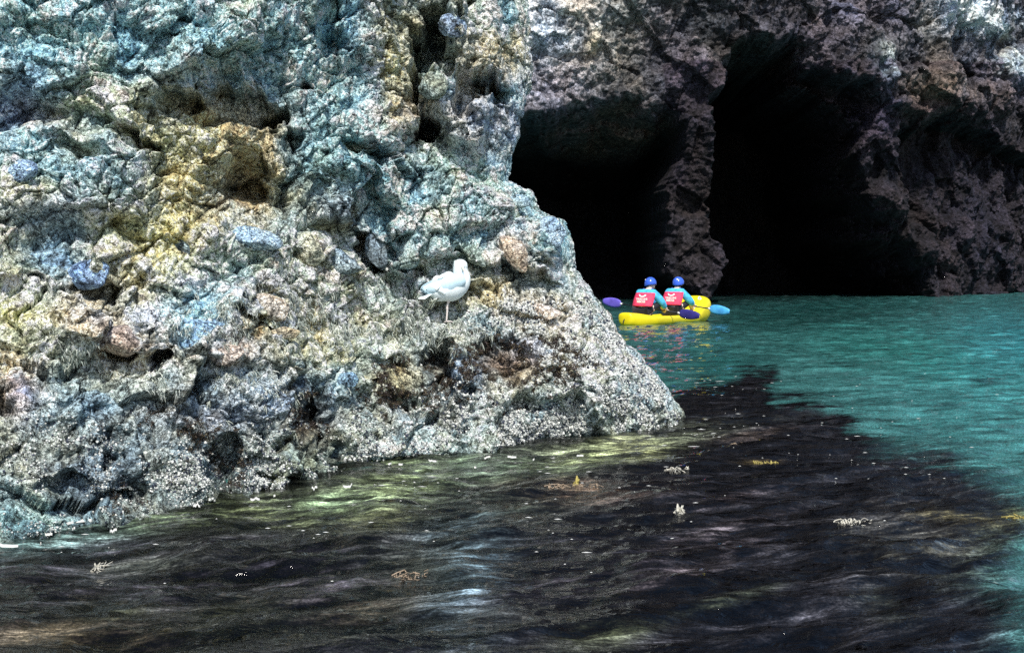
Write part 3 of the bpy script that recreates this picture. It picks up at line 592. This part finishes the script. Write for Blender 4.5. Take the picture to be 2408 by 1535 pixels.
# ------------------------------------------------------------------ the gull
gp, gn = surf(1050, 757, 6)
gp = at(1049, 757, gp.y)
gull = empty('gull', gp, R(30))          # local +x forward: to the right and away
tag(gull, 'white gull with pale grey back standing on one leg on the rock ledge', 'gull')
M_white = plain('white feather', (.86,.95,.97), .8, 60, .04, .002, .1)
M_mant = plain('grey mantle feather', (.50,.68,.77), .8, 45, .07, .003, .1)
M_dark = plain('dark wing tip', (.10,.16,.20), .7, 40, .3); M_leg = plain('gull leg skin', (.78,.70,.66), .6, 90, .1)
M_bill = plain('gull bill', (.80,.76,.60), .45, 60, .1); M_eye = plain('eye', (.02,.02,.02), .2)
B0 = .285                                        # height of the body axis above the foot
body = smooth_path([(-.175,0,B0-.062,.012,.006),(-.15,0,B0-.05,.045,.028),(-.10,0,B0-.036,.078,.082),(-.03,0,B0-.014,.094,.106),(.04,0,B0+.004,.104,.122),(.098,0,B0+.032,.094,.110),
   (.130,0,B0+.072,.078,.088),(.132,0,B0+.112,.058,.064),(.126,0,B0+.142,.055,.060),(.128,0,B0+.172,.057,.062),(.136,0,B0+.196,.050,.052),(.140,0,B0+.214,.026,.026),(.141,0,B0+.219,.006,.006)], 4)
pymesh('body', *loft(body, 28), M_white, gull)
# folded wings: thin shells over each side, with scapular fold and long tertials
def wing(sgn):
    V, Fq = [], []; nu, nv_ = 26, 14
    for i in range(nu):
        t = i/(nu-1); x = .125-.325*t
        zc = B0+.050-.085*t; top = .058*(1-t)**.35+.012; bot = (.098*math.sin(min(1,t*1.5+.32)*math.pi*.5)*(1-t**2.2)+.006)
        half = .101*math.sqrt(max(0,1-((t-.33)/.75)**2))*(1-.55*t)+.012 if t < .9 else .018+.02*(1-t)
        for j in range(nv_):
            s_ = j/(nv_-1); a_ = -1.15+2.45*s_                         # from under the flank to over the back
            z = zc+(top if a_ > 0 else bot)*math.sin(a_)*1.05; y = sgn*(half+.006)*math.cos(a_*.98)
            rip = .0022*math.sin(18*t+4*s_)
            V.append(Vector((x-.02*s_, y+sgn*rip, z+.002)))
    for i in range(nu-1):
        for j in range(nv_-1): Fq.append((i*nv_+j, i*nv_+j+1, (i+1)*nv_+j+1, (i+1)*nv_+j))
    o = pymesh('wing', V, Fq, M_mant, gull); md = o.modifiers.new('thickness','SOLIDIFY'); md.thickness = .006; md.offset = 1
    # white tertial band and dark primaries
    tb = smooth_path([(-.055,sgn*.082,B0-.058,.010,.010),(-.085,sgn*.085,B0-.030,.014,.020),(-.115,sgn*.075,B0-.006,.014,.028),(-.145,sgn*.055,B0+.006,.010,.022),(-.165,sgn*.04,B0+.004,.004,.008)], 4)
    pymesh('tertial_feathers', *loft(tb, 12), M_white, o)
    pr = [tube([(-.13,sgn*(.05-.006*q),B0-.012-.006*q),(-.17,sgn*(.035-.006*q),B0-.022-.009*q),(-.215+.008*q,sgn*(.02-.004*q),B0-.022-.013*q)], .009, .003, 8) for q in range(4)]
    pymesh('primary_feathers', *multi(pr), M_dark, o)
    sp_ = smooth_path([(-.035,sgn*.050,B0+.088,.006,.004),(-.060,sgn*.052,B0+.080,.014,.010),(-.085,sgn*.046,B0+.068,.010,.008),(-.10,sgn*.04,B0+.058,.003,.003)], 4)
    pymesh('scapular_feathers', *loft(sp_, 10), M_white, o)
wing(1); wing(-1)
tl = []
for q in range(-3,4):
    tl.append(loft(smooth_path([(-.12,q*.008,B0-.048,.012,.007),(-.17,q*.013,B0-.066,.013,.006),(-.225+.004*abs(q),q*.017,B0-.090,.012,.004),(-.238+.004*abs(q),q*.018,B0-.096,.005,.002)],3), 10))
pymesh('tail', *multi(tl), M_white, gull)
# head turned a little towards the viewer: bill and eyes
hc = Vector((.131,0,B0+.178)); hd = Vector((math.cos(R(-104)), math.sin(R(-104)), -.30)).normalized(); hs = hd.cross(Vector((0,0,1))).normalized(); hu = hs.cross(hd)
pymesh('face', *multi([ellipsoid(hc+hd*.022, (.044,.038,.037), 18, 12, Matrix((hd,hs,hu)).transposed())]), M_white, gull)
bl = [hc+hd*.055-hu*.004, hc+hd*.075-hu*.006, hc+hd*.095-hu*.008, hc+hd*.108-hu*.014, hc+hd*.112-hu*.022]
pymesh('bill', *tube(bl, .0105, .003, 10), M_bill, gull)
for s_ in (-1,1): pymesh('eye', *ellipsoid(hc+hd*.034+hs*s_*.0345+hu*.010, (.006,.006,.006), 10, 8), M_eye, gull)
pymesh('leg', *multi([tube([(.012,-.02,B0-.09),(.010,-.018,B0-.13)], .022, .010, 12), tube([(.010,-.018,B0-.125),(.004,-.012,.13),(.006,-.008,.09),(.002,-.004,.015),(0,0,.004)], .0085, .0062, 10), ellipsoid((.005,-.010,.112), (.0095,.0095,.013), 10, 8)]), M_leg, gull)
ft = []
tip = [(.060*math.cos(a_), .060*math.sin(a_), .002) for a_ in (R(-32),0,R(32))]
for a_ in tip: ft.append(tube([(0,0,.006),(a_[0]*.55,a_[1]*.55,.009),a_], .0052, .0028, 8))
ft.append(tube([(0,0,.006),(-.018,0,.002)], .004, .002, 8))
ft.append(([Vector((0,0,.005)),Vector(tip[0]),Vector((.048,-.014,.003)),Vector(tip[1]),Vector((.048,.014,.003)),Vector(tip[2])],[(0,1,2),(0,2,3),(0,3,4),(0,4,5)]))
pymesh('foot', *multi(ft), M_leg, gull)

# ------------------------------------------------------------------ kayak
ks, kb = at(1468,0,30.0), at(1652,0,33.3); ks.z = kb.z = 0
kd = (kb-ks); KL = kd.length; kd.normalize(); kang = math.atan2(kd.y, kd.x)
M_yel = plain('yellow kayak plastic', (.88,.74,.012), .35, 6, .05, 0, .5); M_black = plain('black fittings', (.015,.015,.018), .5)
kay = empty('kayak', (ks.x, ks.y, 0), kang)
tag(kay, 'yellow two-seat kayak with a high curved bow and two paddlers aboard', 'kayak')
V, Fq = [], []; nst, nr = 40, 24
def kprof(t):
    wd = .42*min(1, (t*.9+.03)/.22)**.5*max(0,1-max(0,(t-.86)/.14)**2.4)**.5+.015
    kl = -.10+.20*max(0,(t-.86)/.14)**2+.12*max(0,(.10-t)/.10)**2
    dk_ = .27+.05*math.cos(t*math.pi*2)*.3+.37*math.sin(math.pi*min(1,max(0,(t-.75)/.31)))**1.2-.10*max(0,(t-.95)/.05)**2+.03*max(0,(.14-t)/.14)
    return wd, kl, dk_
for i in range(nst):
    t = i/(nst-1); wd, kl, dk_ = kprof(t)
    x = t*KL; well = .10*max(0,math.sin((t-.12)/.62*math.pi)) if .12 < t < .74 else 0
    for k_ in range(nr):
        a_ = 2*math.pi*k_/nr; cy, sz_ = math.cos(a_), math.sin(a_)
        y = wd*math.copysign(abs(cy)**.75, cy)
        mid_ = kl+(dk_-kl)*.62
        dk_ += .0; z = mid_+(dk_-mid_)*abs(sz_)**.7 if sz_ >= 0 else mid_-(mid_-kl)*abs(sz_)**.8
        if sz_ > .55: z -= well*(sz_-.55)/.45*1.3
        V.append(Vector((x,y,z)))
for i in range(nst-1):
    for k_ in range(nr): Fq.append((i*nr+k_, i*nr+(k_+1)%nr, (i+1)*nr+(k_+1)%nr, (i+1)*nr+k_))
Fq.append(tuple(range(nr))[::-1]); Fq.append(tuple((nst-1)*nr+k_ for k_ in range(nr)))
hull = pymesh('hull', V, Fq, M_yel, kay); hull.modifiers.new('smooth','SUBSURF').levels = 1
M_pale = plain('pale hatch plastic', (.60,.74,.84), .4)
hx = KL*.86; 
pymesh('hatch', *multi([tube([(hx+.07*math.cos(q), -.20+.10*math.sin(q)*0-.0, kprof(.86)[2]-.06+.075*math.sin(q)) for q in np.linspace(0,math.pi,12)], .016, .016, 8), ellipsoid((hx,-.235,kprof(.86)[2]-.06),(.06,.03,.05),14,8)]), M_pale, kay)
pymesh('carry_handle', *tube([(KL*.965,-.05,kprof(.965)[2]+.0),(KL*.965,-.02,kprof(.965)[2]+.05),(KL*.965,.02,kprof(.965)[2]+.05),(KL*.965,.05,kprof(.965)[2])], .010, .010, 8), M_pale, kay)
seat_t = [.27,.62]
for t in seat_t:
    x = t*KL
    Vs, Fs = [], []
    for i in range(7):
        for j in range(9):
            s_ = j/8-.5; h_ = i/6; Vs.append(Vector((x-.20-.05*h_+.10*(abs(s_)*2)**2, s_*.40, .16+.26*h_)))
    for i in range(6):
        for j in range(8): Fs.append((i*9+j,i*9+j+1,(i+1)*9+j+1,(i+1)*9+j))
    o = pymesh('seat_back', Vs, Fs, M_black, kay); md = o.modifiers.new('thickness','SOLIDIFY'); md.thickness = .04
pymesh('toggle_cord', *tube([(0.02,0,.16),(-.05,0,.10),(-.06,0,.04)], .012, .012, 6), M_black, kay)

# ------------------------------------------------------------------ people: one skinned body each, clothes and helmet as children
M_skin = plain('skin', (.78,.58,.48), .6, 40, .08); M_jack = plain('blue jacket', (.08,.50,.90), .75, 14, .35, .01); M_jack2 = plain('purple blue jacket trim', (.10,.10,.50), .75, 14, .3)
M_vest = plain('red buoyancy vest', (.85,.05,.13), .7, 16, .2, .008); M_wht = plain('white vest panel', (.9,.9,.9), .6)
M_helm = plain('blue helmet plastic', (.05,.14,.72), .22, 8, .1, 0, .6); M_trs = plain('dark trousers', (.012,.012,.018), .7)
M_hair = plain('dark hair', (.03,.02,.015), .7)
def skinned(name, verts, edges, radii, mat, parent, root=0, lv=2):
    me = bpy.data.meshes.new(name); me.from_pydata([tuple(v) for v in verts], edges, []); me.update(); me.materials.append(mat)
    o = link(bpy.data.objects.new(name, me), parent); o.modifiers.new('skin','SKIN')
    for i, r in enumerate(radii):
        sv = me.skin_vertices[0].data[i]; sv.radius = (r, r) if not isinstance(r, tuple) else r; sv.use_root = (i == root)
    o.modifiers['skin'].use_smooth_shade = True
    s_ = o.modifiers.new('sub','SUBSURF'); s_.levels = lv; s_.render_levels = lv; return o
def person(x, label, lean, headyaw, armz, pad_ang):
    """seated on the kayak, facing its bow; local axes: +x to the bow, +y to the far side"""
    base = kay.matrix_world if False else None
    loc = Vector((ks.x, ks.y, 0))+kd*x; loc.z = .20
    t = empty('person', loc, kang); t.scale = (1.04,1.04,1.04); tag(t, label, 'person', None)
    L_ = lambda h: lean*h                                # forward offset of the trunk with height
    pel = Vector((0,0,.10)); waist = Vector((L_(.22),0,.26)); chest = Vector((L_(.42),0,.45)); neck = Vector((L_(.60),0,.60)); head = Vector((L_(.66)+.03,0,.72)); crown = Vector((L_(.68)+.03,0,.83))
    V = [pel, waist, chest, neck, head, crown]; E_ = [(0,1),(1,2),(2,3),(3,4),(4,5)]; Rr = [.13,(.14,.12),(.165,.12),.058,.088,.070]
    hands = []
    for s_ in (1,-1):
        sh = chest+Vector((.0,s_*.19,.075)); elb = sh+Vector((.14,s_*.13,-.20)); hand = Vector((.40+L_(.3),s_*.34,armz+s_*pad_ang*.34)); wr = elb.lerp(hand,.85)
        i0 = len(V); V += [sh, elb, wr, hand]; E_ += [(2,i0),(i0,i0+1),(i0+1,i0+2),(i0+2,i0+3)]; Rr += [.066,.050,.032,(.040,.020)]; hands.append(hand)
        # fingers folded round the shaft, thumb from the side of the palm
        for q in range(4):
            b0 = hand+Vector((.035, s_*(-.03+.02*q), .012)); b1 = b0+Vector((.028,0,-.020)); b2 = b1+Vector((-.016,0,-.022)); i1 = len(V)
            V += [b0,b1,b2]; E_ += [(i0+3,i1),(i1,i1+1),(i1+1,i1+2)]; Rr += [.0095,.009,.008]
        b0 = hand+Vector((.0,-s_*.042,-.006)); b1 = b0+Vector((.028,-s_*.008,-.022)); i1 = len(V); V += [b0,b1]; E_ += [(i0+3,i1),(i1,i1+1)]; Rr += [.011,.009]
        hip = Vector((.04,s_*.10,.09)); kn = Vector((.44,s_*.26,.30)); an = Vector((.76,s_*.18,.09)); toe = Vector((.84,s_*.20,.19)); i0 = len(V)
        V += [hip,kn,an,toe]; E_ += [(0,i0),(i0,i0+1),(i0+1,i0+2),(i0+2,i0+3)]; Rr += [.088,.072,.050,.036]
    bd = skinned('body', V, E_, Rr, M_skin, t)
    hr = R(headyaw); hf = Vector((math.cos(hr), math.sin(hr), -.1)).normalized(); hs_ = Vector((-math.sin(hr), math.cos(hr), 0))
    # face on the head
    fparts = [ellipsoid(head+hf*.098+Vector((0,0,-.005)), (.016,.014,.022),10,8), ellipsoid(head+hf*.050+Vector((0,0,-.035)), (.055,.055,.06),14,10)]
    for s_ in (1,-1): fparts.append(ellipsoid(head+hs_*s_*.088, (.02,.010,.03),10,8))
    pymesh('face', *multi(fparts), M_skin, t)
    pymesh('mouth', *ellipsoid(head+hf*.102+Vector((0,0,-.052)), (.006,.022,.005),10,6, Matrix((hf,hs_,Vector((0,0,1)))).transposed()), plain('lips',(.5,.2,.18)), t)
    for s_ in (1,-1): pymesh('eye', *ellipsoid(head+hf*.094+hs_*s_*.032+Vector((0,0,.015)), (.008,.010,.007),8,6), M_eye, t)
    pymesh('hair', *ellipsoid(head-hf*.03+Vector((0,0,-.01)), (.085,.085,.085),16,10), M_hair, t)
    # helmet: dome with a rim and a strap
    hc_ = head+Vector((0,0,.045)); Vh, Fh = [], []; nn, mm = 24, 10
    for j in range(mm+1):
        th = (math.pi*.60)*j/mm
        for k_ in range(nn):
            q = 2*math.pi*k_/nn; fr = math.cos(q-hr); zz = math.cos(th)
            dip = -.035*max(0,-fr)*(j/mm)**2
            rr = .127*(1+.02*(j == mm))
            Vh.append(hc_+Vector((rr*1.06*math.sin(th)*math.cos(q), rr*math.sin(th)*math.sin(q), .125*zz+dip)))
    for j in range(mm):
        for k_ in range(nn): Fh.append((j*nn+k_, j*nn+(k_+1)%nn, (j+1)*nn+(k_+1)%nn, (j+1)*nn+k_))
    he = pymesh('helmet', Vh, Fh, M_helm, t); md = he.modifiers.new('thickness','SOLIDIFY'); md.thickness = .012; md.offset = 1
    pymesh('chin_strap', *tube([hc_+hs_*.11+Vector((0,0,-.04)), head+hs_*.075+hf*.03+Vector((0,0,-.09)), head+hf*.05+Vector((0,0,-.108)), head-hs_*.075+hf*.03+Vector((0,0,-.09)), hc_-hs_*.11+Vector((0,0,-.04))], .006, .006, 6), M_black, he)
    pymesh('badge', *ellipsoid(hc_-hf*.10+Vector((0,0,.06)), (.03,.03,.02),10,6), M_wht, he)
    # jacket: trunk and sleeves
    jv = [pel+Vector((0,0,.06)), waist, chest, neck-Vector((0,0,.055))]; je = [(0,1),(1,2),(2,3)]; jr = [.150,(.162,.145),(.195,.150),.075]
    for s_, hand in zip((1,-1), hands):
        sh = chest+Vector((.0,s_*.19,.075)); elb = sh+Vector((.14,s_*.13,-.20)); wr = elb.lerp(hand,.72); i0 = len(jv)
        jv += [sh,elb,wr]; je += [(2,i0),(i0,i0+1),(i0+1,i0+2)]; jr += [.108,.100,.062]
    skinned('jacket', jv, je, jr, M_jack, t)
    tv = [pel]; te = []; tr = [.150]
    for s_ in (1,-1):
        hip = Vector((.04,s_*.10,.09)); kn = Vector((.44,s_*.26,.30)); i0 = len(tv); tv += [hip,kn]; te += [(0,i0),(i0,i0+1)]; tr += [.10,.078]
    skinned('shorts', tv, te, tr, M_trs, t)
    # vest: a thick panel wrapped round the back and sides
    ax = Vector((lean,0,1)).normalized(); Vv, Fv = [], []; na_, nz_ = 22, 9
    for j in range(nz_):
        h_ = .22+.30*j/(nz_-1); c_ = Vector((lean*h_,0,h_)); bulge = .012*math.sin(math.pi*j/(nz_-1))
        for k_ in range(na_):
            q = R(100)+R(150)*k_/(na_-1); sq = lambda a,p: math.copysign(abs(a)**p,a)
            Vv.append(c_+Vector(((.172+bulge)*sq(math.cos(q),.7), (.225+bulge)*sq(math.sin(q),.7), .0)))
    for j in range(nz_-1):
        for k_ in range(na_-1): Fv.append((j*na_+k_, j*na_+k_+1, (j+1)*na_+k_+1, (j+1)*na_+k_))
    ve = pymesh('life_vest', Vv, Fv, M_vest, t); md = ve.modifiers.new('thickness','SOLIDIFY'); md.thickness = .05; md.offset = 1
    md2 = ve.modifiers.new('round','BEVEL'); md2.width = .012; md2.segments = 2
    sh_ = [tube([Vector((lean*.53-.15,s_*.10,.53)), Vector((lean*.62-.06,s_*.11,.615)), Vector((lean*.6+.10,s_*.10,.55))], .028, .028, 8) for s_ in (1,-1)]
    pymesh('shoulder_strap', *multi(sh_), M_jack2, t)
    # writing on the back of the vest and the white grab loop over it
    xb = -.172-.05-.016
    def word(txt, h_, sz_):
        cu = bpy.data.curves.new('lettering','FONT'); cu.body = txt; cu.size = sz_; cu.align_x = 'CENTER'; cu.extrude = .002; cu.offset = .004
        tmp = bpy.data.objects.new('lettering', cu); C.objects.link(tmp); dg = bpy.context.evaluated_depsgraph_get(); me = bpy.data.meshes.new_from_object(tmp.evaluated_get(dg)); bpy.data.objects.remove(tmp)
        me.materials.clear(); me.materials.append(M_wht); o = bpy.data.objects.new('lettering', me); link(o, ve)
        o.matrix_local = Matrix.Translation((lean*h_+xb-.004, -.015, h_))@Matrix(((0,0,-1,0),(-1,0,0,0),(0,1,0,0),(0,0,0,1)))
        return o
    word('TRUE LINE', .375, .062); word('RESCUE', .315, .062)
    gl = tube([Vector((lean*.49+xb, s_*.085, .49-.0)) if True else None for s_ in (1,)]+[Vector((lean*.46+xb-.01,.05,.455)), Vector((lean*.45+xb-.012,0,.445)), Vector((lean*.46+xb-.01,-.05,.455)), Vector((lean*.49+xb,-.085,.49))], .020, .020, 8)
    pymesh('grab_loop', *gl, M_wht, ve)
    return t, hands
p1, h1 = person(KL*.205, 'person in blue jacket and red vest on the rear seat, face turned right', .58, -62, .165, .12)
p2, h2 = person(KL*.575, 'person in blue jacket and red vest on the front seat near the bow', .50, 14, .24, .12)

# ------------------------------------------------------------------ paddles
M_blade1 = plain('violet blue paddle blade', (.16,.12,.62), .4, 5, .25, 0, .5); M_blade_shade = plain('shaded violet paddle blade', (.035,.03,.20), .5, 5, .25, 0, .3); M_blade2 = plain('sky blue paddle blade', (.08,.42,.92), .35, 5, .3, 0, .5)  # rear paddle's right blade has its shade put into the colour
def paddle(A, B, matA, matB, label):
    A, B = Vector(A), Vector(B); c = (A+B)/2; d = (B-A); L0 = d.length; d.normalize(); t = empty('paddle', c); tag(t, label, 'paddle')
    A -= c; B -= c
    pymesh('shaft', *tube([A+d*.48, B-d*.48], .017, .017, 10), M_black, t)
    for E0, sg, mt in ((A,1,matA),(B,-1,matB)):
        up = Vector((0,0,1)); up = (up-d*up.dot(d)).normalized(); nrm_ = d.cross(up); Vb, Fb = [], []; ns, nw = 14, 7
        for i in range(ns):
            q = i/(ns-1); wd = .098*math.sin(math.pi*min(1,(q*.86+.14)**.8))**.6*(1-.0*q)+.012; wd = .018+.115*math.sin(math.pi*(.02+.93*q)**.75)**.55
            for j in range(nw):
                s_ = j/(nw-1)*2-1; Vb.append(E0+d*sg*(.54-.54*q)+up*s_*wd*.9+nrm_*(.018*(1-s_*s_)-.02*q*q))
        for i in range(ns-1):
            for j in range(nw-1): Fb.append((i*nw+j,i*nw+j+1,(i+1)*nw+j+1,(i+1)*nw+j))
        o = pymesh('blade', Vb, Fb, mt, t); md = o.modifiers.new('thickness','SOLIDIFY'); md.thickness = .012
        pymesh('ferrule', *tube([E0+d*sg*.52, E0+d*sg*.58], .024, .024, 10), M_wht, o)
    return t
def handworld(t, h): return Matrix.Translation(t.location)@Matrix.Rotation(kang,4,'Z')@(h*1.04)
def through(t, hs, half):
    a_, b_ = handworld(t, hs[0]), handworld(t, hs[1]); m_ = (a_+b_)/2; d = (b_-a_).normalized(); off = Vector((kd.x*.045, kd.y*.045, -.018))
    return m_-d*half+off, m_+d*half+off
A1, B1 = through(p1, h1, 1.28); A2, B2 = through(p2, h2, 1.30)
A1, B1 = A1+(A1-B1).normalized()*.22, B1+(A1-B1).normalized()*.06
paddle(A1, B1, M_blade1, M_blade_shade, 'paddle with violet blue blades held by the rear kayaker')
paddle(A2, B2, M_blade2, M_blade2, 'paddle with a bright sky blue blade held by the front kayaker')

# ------------------------------------------------------------------ kelp fronds breaking the surface, foam
def sea(x, y):
    j = int(np.clip(np.searchsorted(yy, y), 1, ny-1)); i = int(np.clip(round((x/(abs(yy[j])*.62+2.5)+1)/2*(nxs-1)), 1, nxs-2)); return float(hgt[j-1:j+1, i-1:i+2].max())
def wp(u, v, z=0):
    Y = F*(H-z)/(v-CV); x = (u-CU)*Y/F; return Vector((x, Y, sea(x, Y)-.008))
M_kelp = plain('pale kelp frond', (.30,.23,.16), .5, 30, .3, .002); M_ykelp = plain('yellow kelp frond', (.42,.35,.10), .5, 20, .25, .002); M_wkelp = plain('bleached kelp frond', (.55,.53,.45), .5, 30, .15)
def frond(u, v, wpx, n, hpx, mat, label, seed):
    rs = random.Random(seed); c = wp(u, v); s_ = c.y/F; t = empty('kelp_frond', c); tag(t, label, 'kelp', 'kelp fronds breaking the surface')
    st = []; 
    for i in range(5): st.append(tube([Vector((wpx*s_*(k_/11-.5)*(.5+.13*i)+.01*math.sin(k_*2.1+i), .030*math.sin(k_*.9+i*2+seed)+.018*math.sin(k_*2.7+i*3)+(i-2)*.03, .004+.008*math.sin(k_*1.7+i))) for k_ in range(12)], .0035, .0015, 5))
    pymesh('stipe', *multi(st), mat, t)
    for i in range(n):
        x0 = wpx*s_*(rs.random()-.5); hh = hpx*s_*rs.uniform(.5,1); tw = rs.uniform(-.5,.5); wd = .5*hh*.22+.003
        Vb, Fb = [], []
        for k_ in range(6):
            q = k_/5; ww = wd*math.sin(math.pi*(.12+.8*q)); cx = x0+tw*hh*q*q; cz = hh*q-.01
            y0 = rs.uniform(-.01,.01); Vb += [Vector((cx-ww,y0,cz)),Vector((cx+ww,y0+.006,cz))]
        for k_ in range(5): Fb.append((2*k_,2*k_+1,2*k_+3,2*k_+2))
        o = pymesh('blade', Vb, Fb, mat, t); md = o.modifiers.new('thickness','SOLIDIFY'); md.thickness = .003
frond(1802,1086,62,9,12,M_ykelp,'floating yellow and white kelp clump nearest the teal water',1)
frond(1595,1108,56,8,14,M_wkelp,'whitish kelp clump floating just right of the cliff foot',2)
frond(1600,1212,22,6,26,M_wkelp,'small upright tuft of pale kelp tips alone in the black water',3)
frond(2010,1236,86,14,18,M_wkelp,'long row of pale kelp tips standing out of the dark water on the right',4)
frond(1350,1152,130,12,14,M_kelp,'wide brown kelp patch with short tips below the cliff foot',5)
frond(1354,1142,10,2,30,M_ykelp,'single upright yellow kelp blade in the brown patch',6)
frond(2400,1222,60,5,14,M_ykelp,'bright yellow kelp cut by the right edge of the photo',7)
frond(238,1316,40,4,14,M_wkelp,'small bleached kelp curl in the dark water at lower left',8)
frond(1745,1040,50,8,10,M_kelp,'pale pinkish kelp clump in the black water right of the cliff point',9)
frond(970,1352,90,10,12,M_kelp,'tangled brown kelp patch in the water at bottom centre',10)
def flecks(L, name, label, mat):
    V, Fq = [], []
    for (cu, cv, ru, rv, n, sz_) in L:
        for _ in range(int(n*.42)):
            u_, v_ = random.gauss(cu, ru), random.gauss(cv, rv)
            if v_ < 700: continue
            c = wp(u_, v_); s_ = c.y/F; r = sz_*s_*random.uniform(.25,1.0)**1.4; ar = random.uniform(1.5,3.2)*max(.35,(v_-CV)/620)
            o = len(V); nn = 9; V.append(c+Vector((0,0,.013)))
            ph = random.random()*3; ln_ = r*random.uniform(1.,2.6)
            for k_ in range(nn): q = 2*math.pi*k_/nn; w_ = 1+.3*math.sin(2*q+ph)+.15*math.sin(5*q+ph); V.append(c+Vector((ln_*w_*math.cos(q), r*w_*math.sin(q)*.9, .010)))
            for k_ in range(nn): Fq.append((o, o+1+k_, o+1+(k_+1)%nn))
    o = pymesh(name, V, Fq, mat); tag(o, label, 'foam', kind='stuff')
M_foam = plain('sea foam', (.62,.63,.60), .7, 80, .1)
flecks([(1700,905,70,12,26,4),(1680,990,90,35,46,4.5),(1960,1000,140,60,40,3.4),(2150,960,150,70,26,3),(1800,1060,120,40,26,3),(1640,1010,40,16,20,5),(1300,1120,150,30,28,4),(1120,1190,160,40,18,4),(1100,1270,150,50,14,5),(720,1270,60,14,12,5),(1290,1290,120,30,14,5),
  (500,1260,200,40,14,3.6),(300,1340,300,70,6,3.6),(800,1350,260,90,10,4),(1500,1200,160,60,10,3.2),(950,1140,120,18,30,4),(200,1260,140,14,22,4),(2050,1090,170,26,22,3),(2000,860,200,40,10,2.6),(1900,1180,200,80,12,3)],
  'foam_flecks', 'white flecks of foam and debris scattered over the dark water', M_foam)
# a long patch of foam where the water laps the rock at the left, and thin rims of foam along the waterline
V, Fq = [], []
def strip(pts, w_):
    o = len(V); n = len(pts)
    for i, p_ in enumerate(pts):
        q = i/(n-1); ww = w_*math.sin(math.pi*(.05+.9*q))*(.6+.8*random.random())
        V.extend([p_+Vector((0,-ww,.022)), p_+Vector((0,0,.034)), p_+Vector((0,ww,.020))])
    for i in range(n-1):
        for k_ in (0,1): Fq.append((o+i*3+k_, o+i*3+k_+1, o+(i+1)*3+k_+1, o+(i+1)*3+k_))
strip([wp(60+12*i, 1256-2.0*i-3*math.sin(i*.8)) for i in range(14)], .045)
strip([wp(-20+9*i, 1300-.6*i) for i in range(8)], .012)
for _ in range(18):
    u0 = random.uniform(0,1600); vv0 = np.interp(u0,[0,300,640,850,930,1180,1420,1560,1620],[1278,1222,1176,1142,1088,1082,1056,1022,1000])+random.uniform(-8,26)
    dx_ = random.uniform(.8,4.5); strip([wp(u0+i*dx_, vv0+random.uniform(-1.2,1.2)-.3*i) for i in range(6)], random.uniform(.001,.004)*(1+u0/900))
o = pymesh('foam_line', V, Fq, M_foam); tag(o, 'thin white foam lapping along the foot of the near cliff', 'foam', kind='stuff')
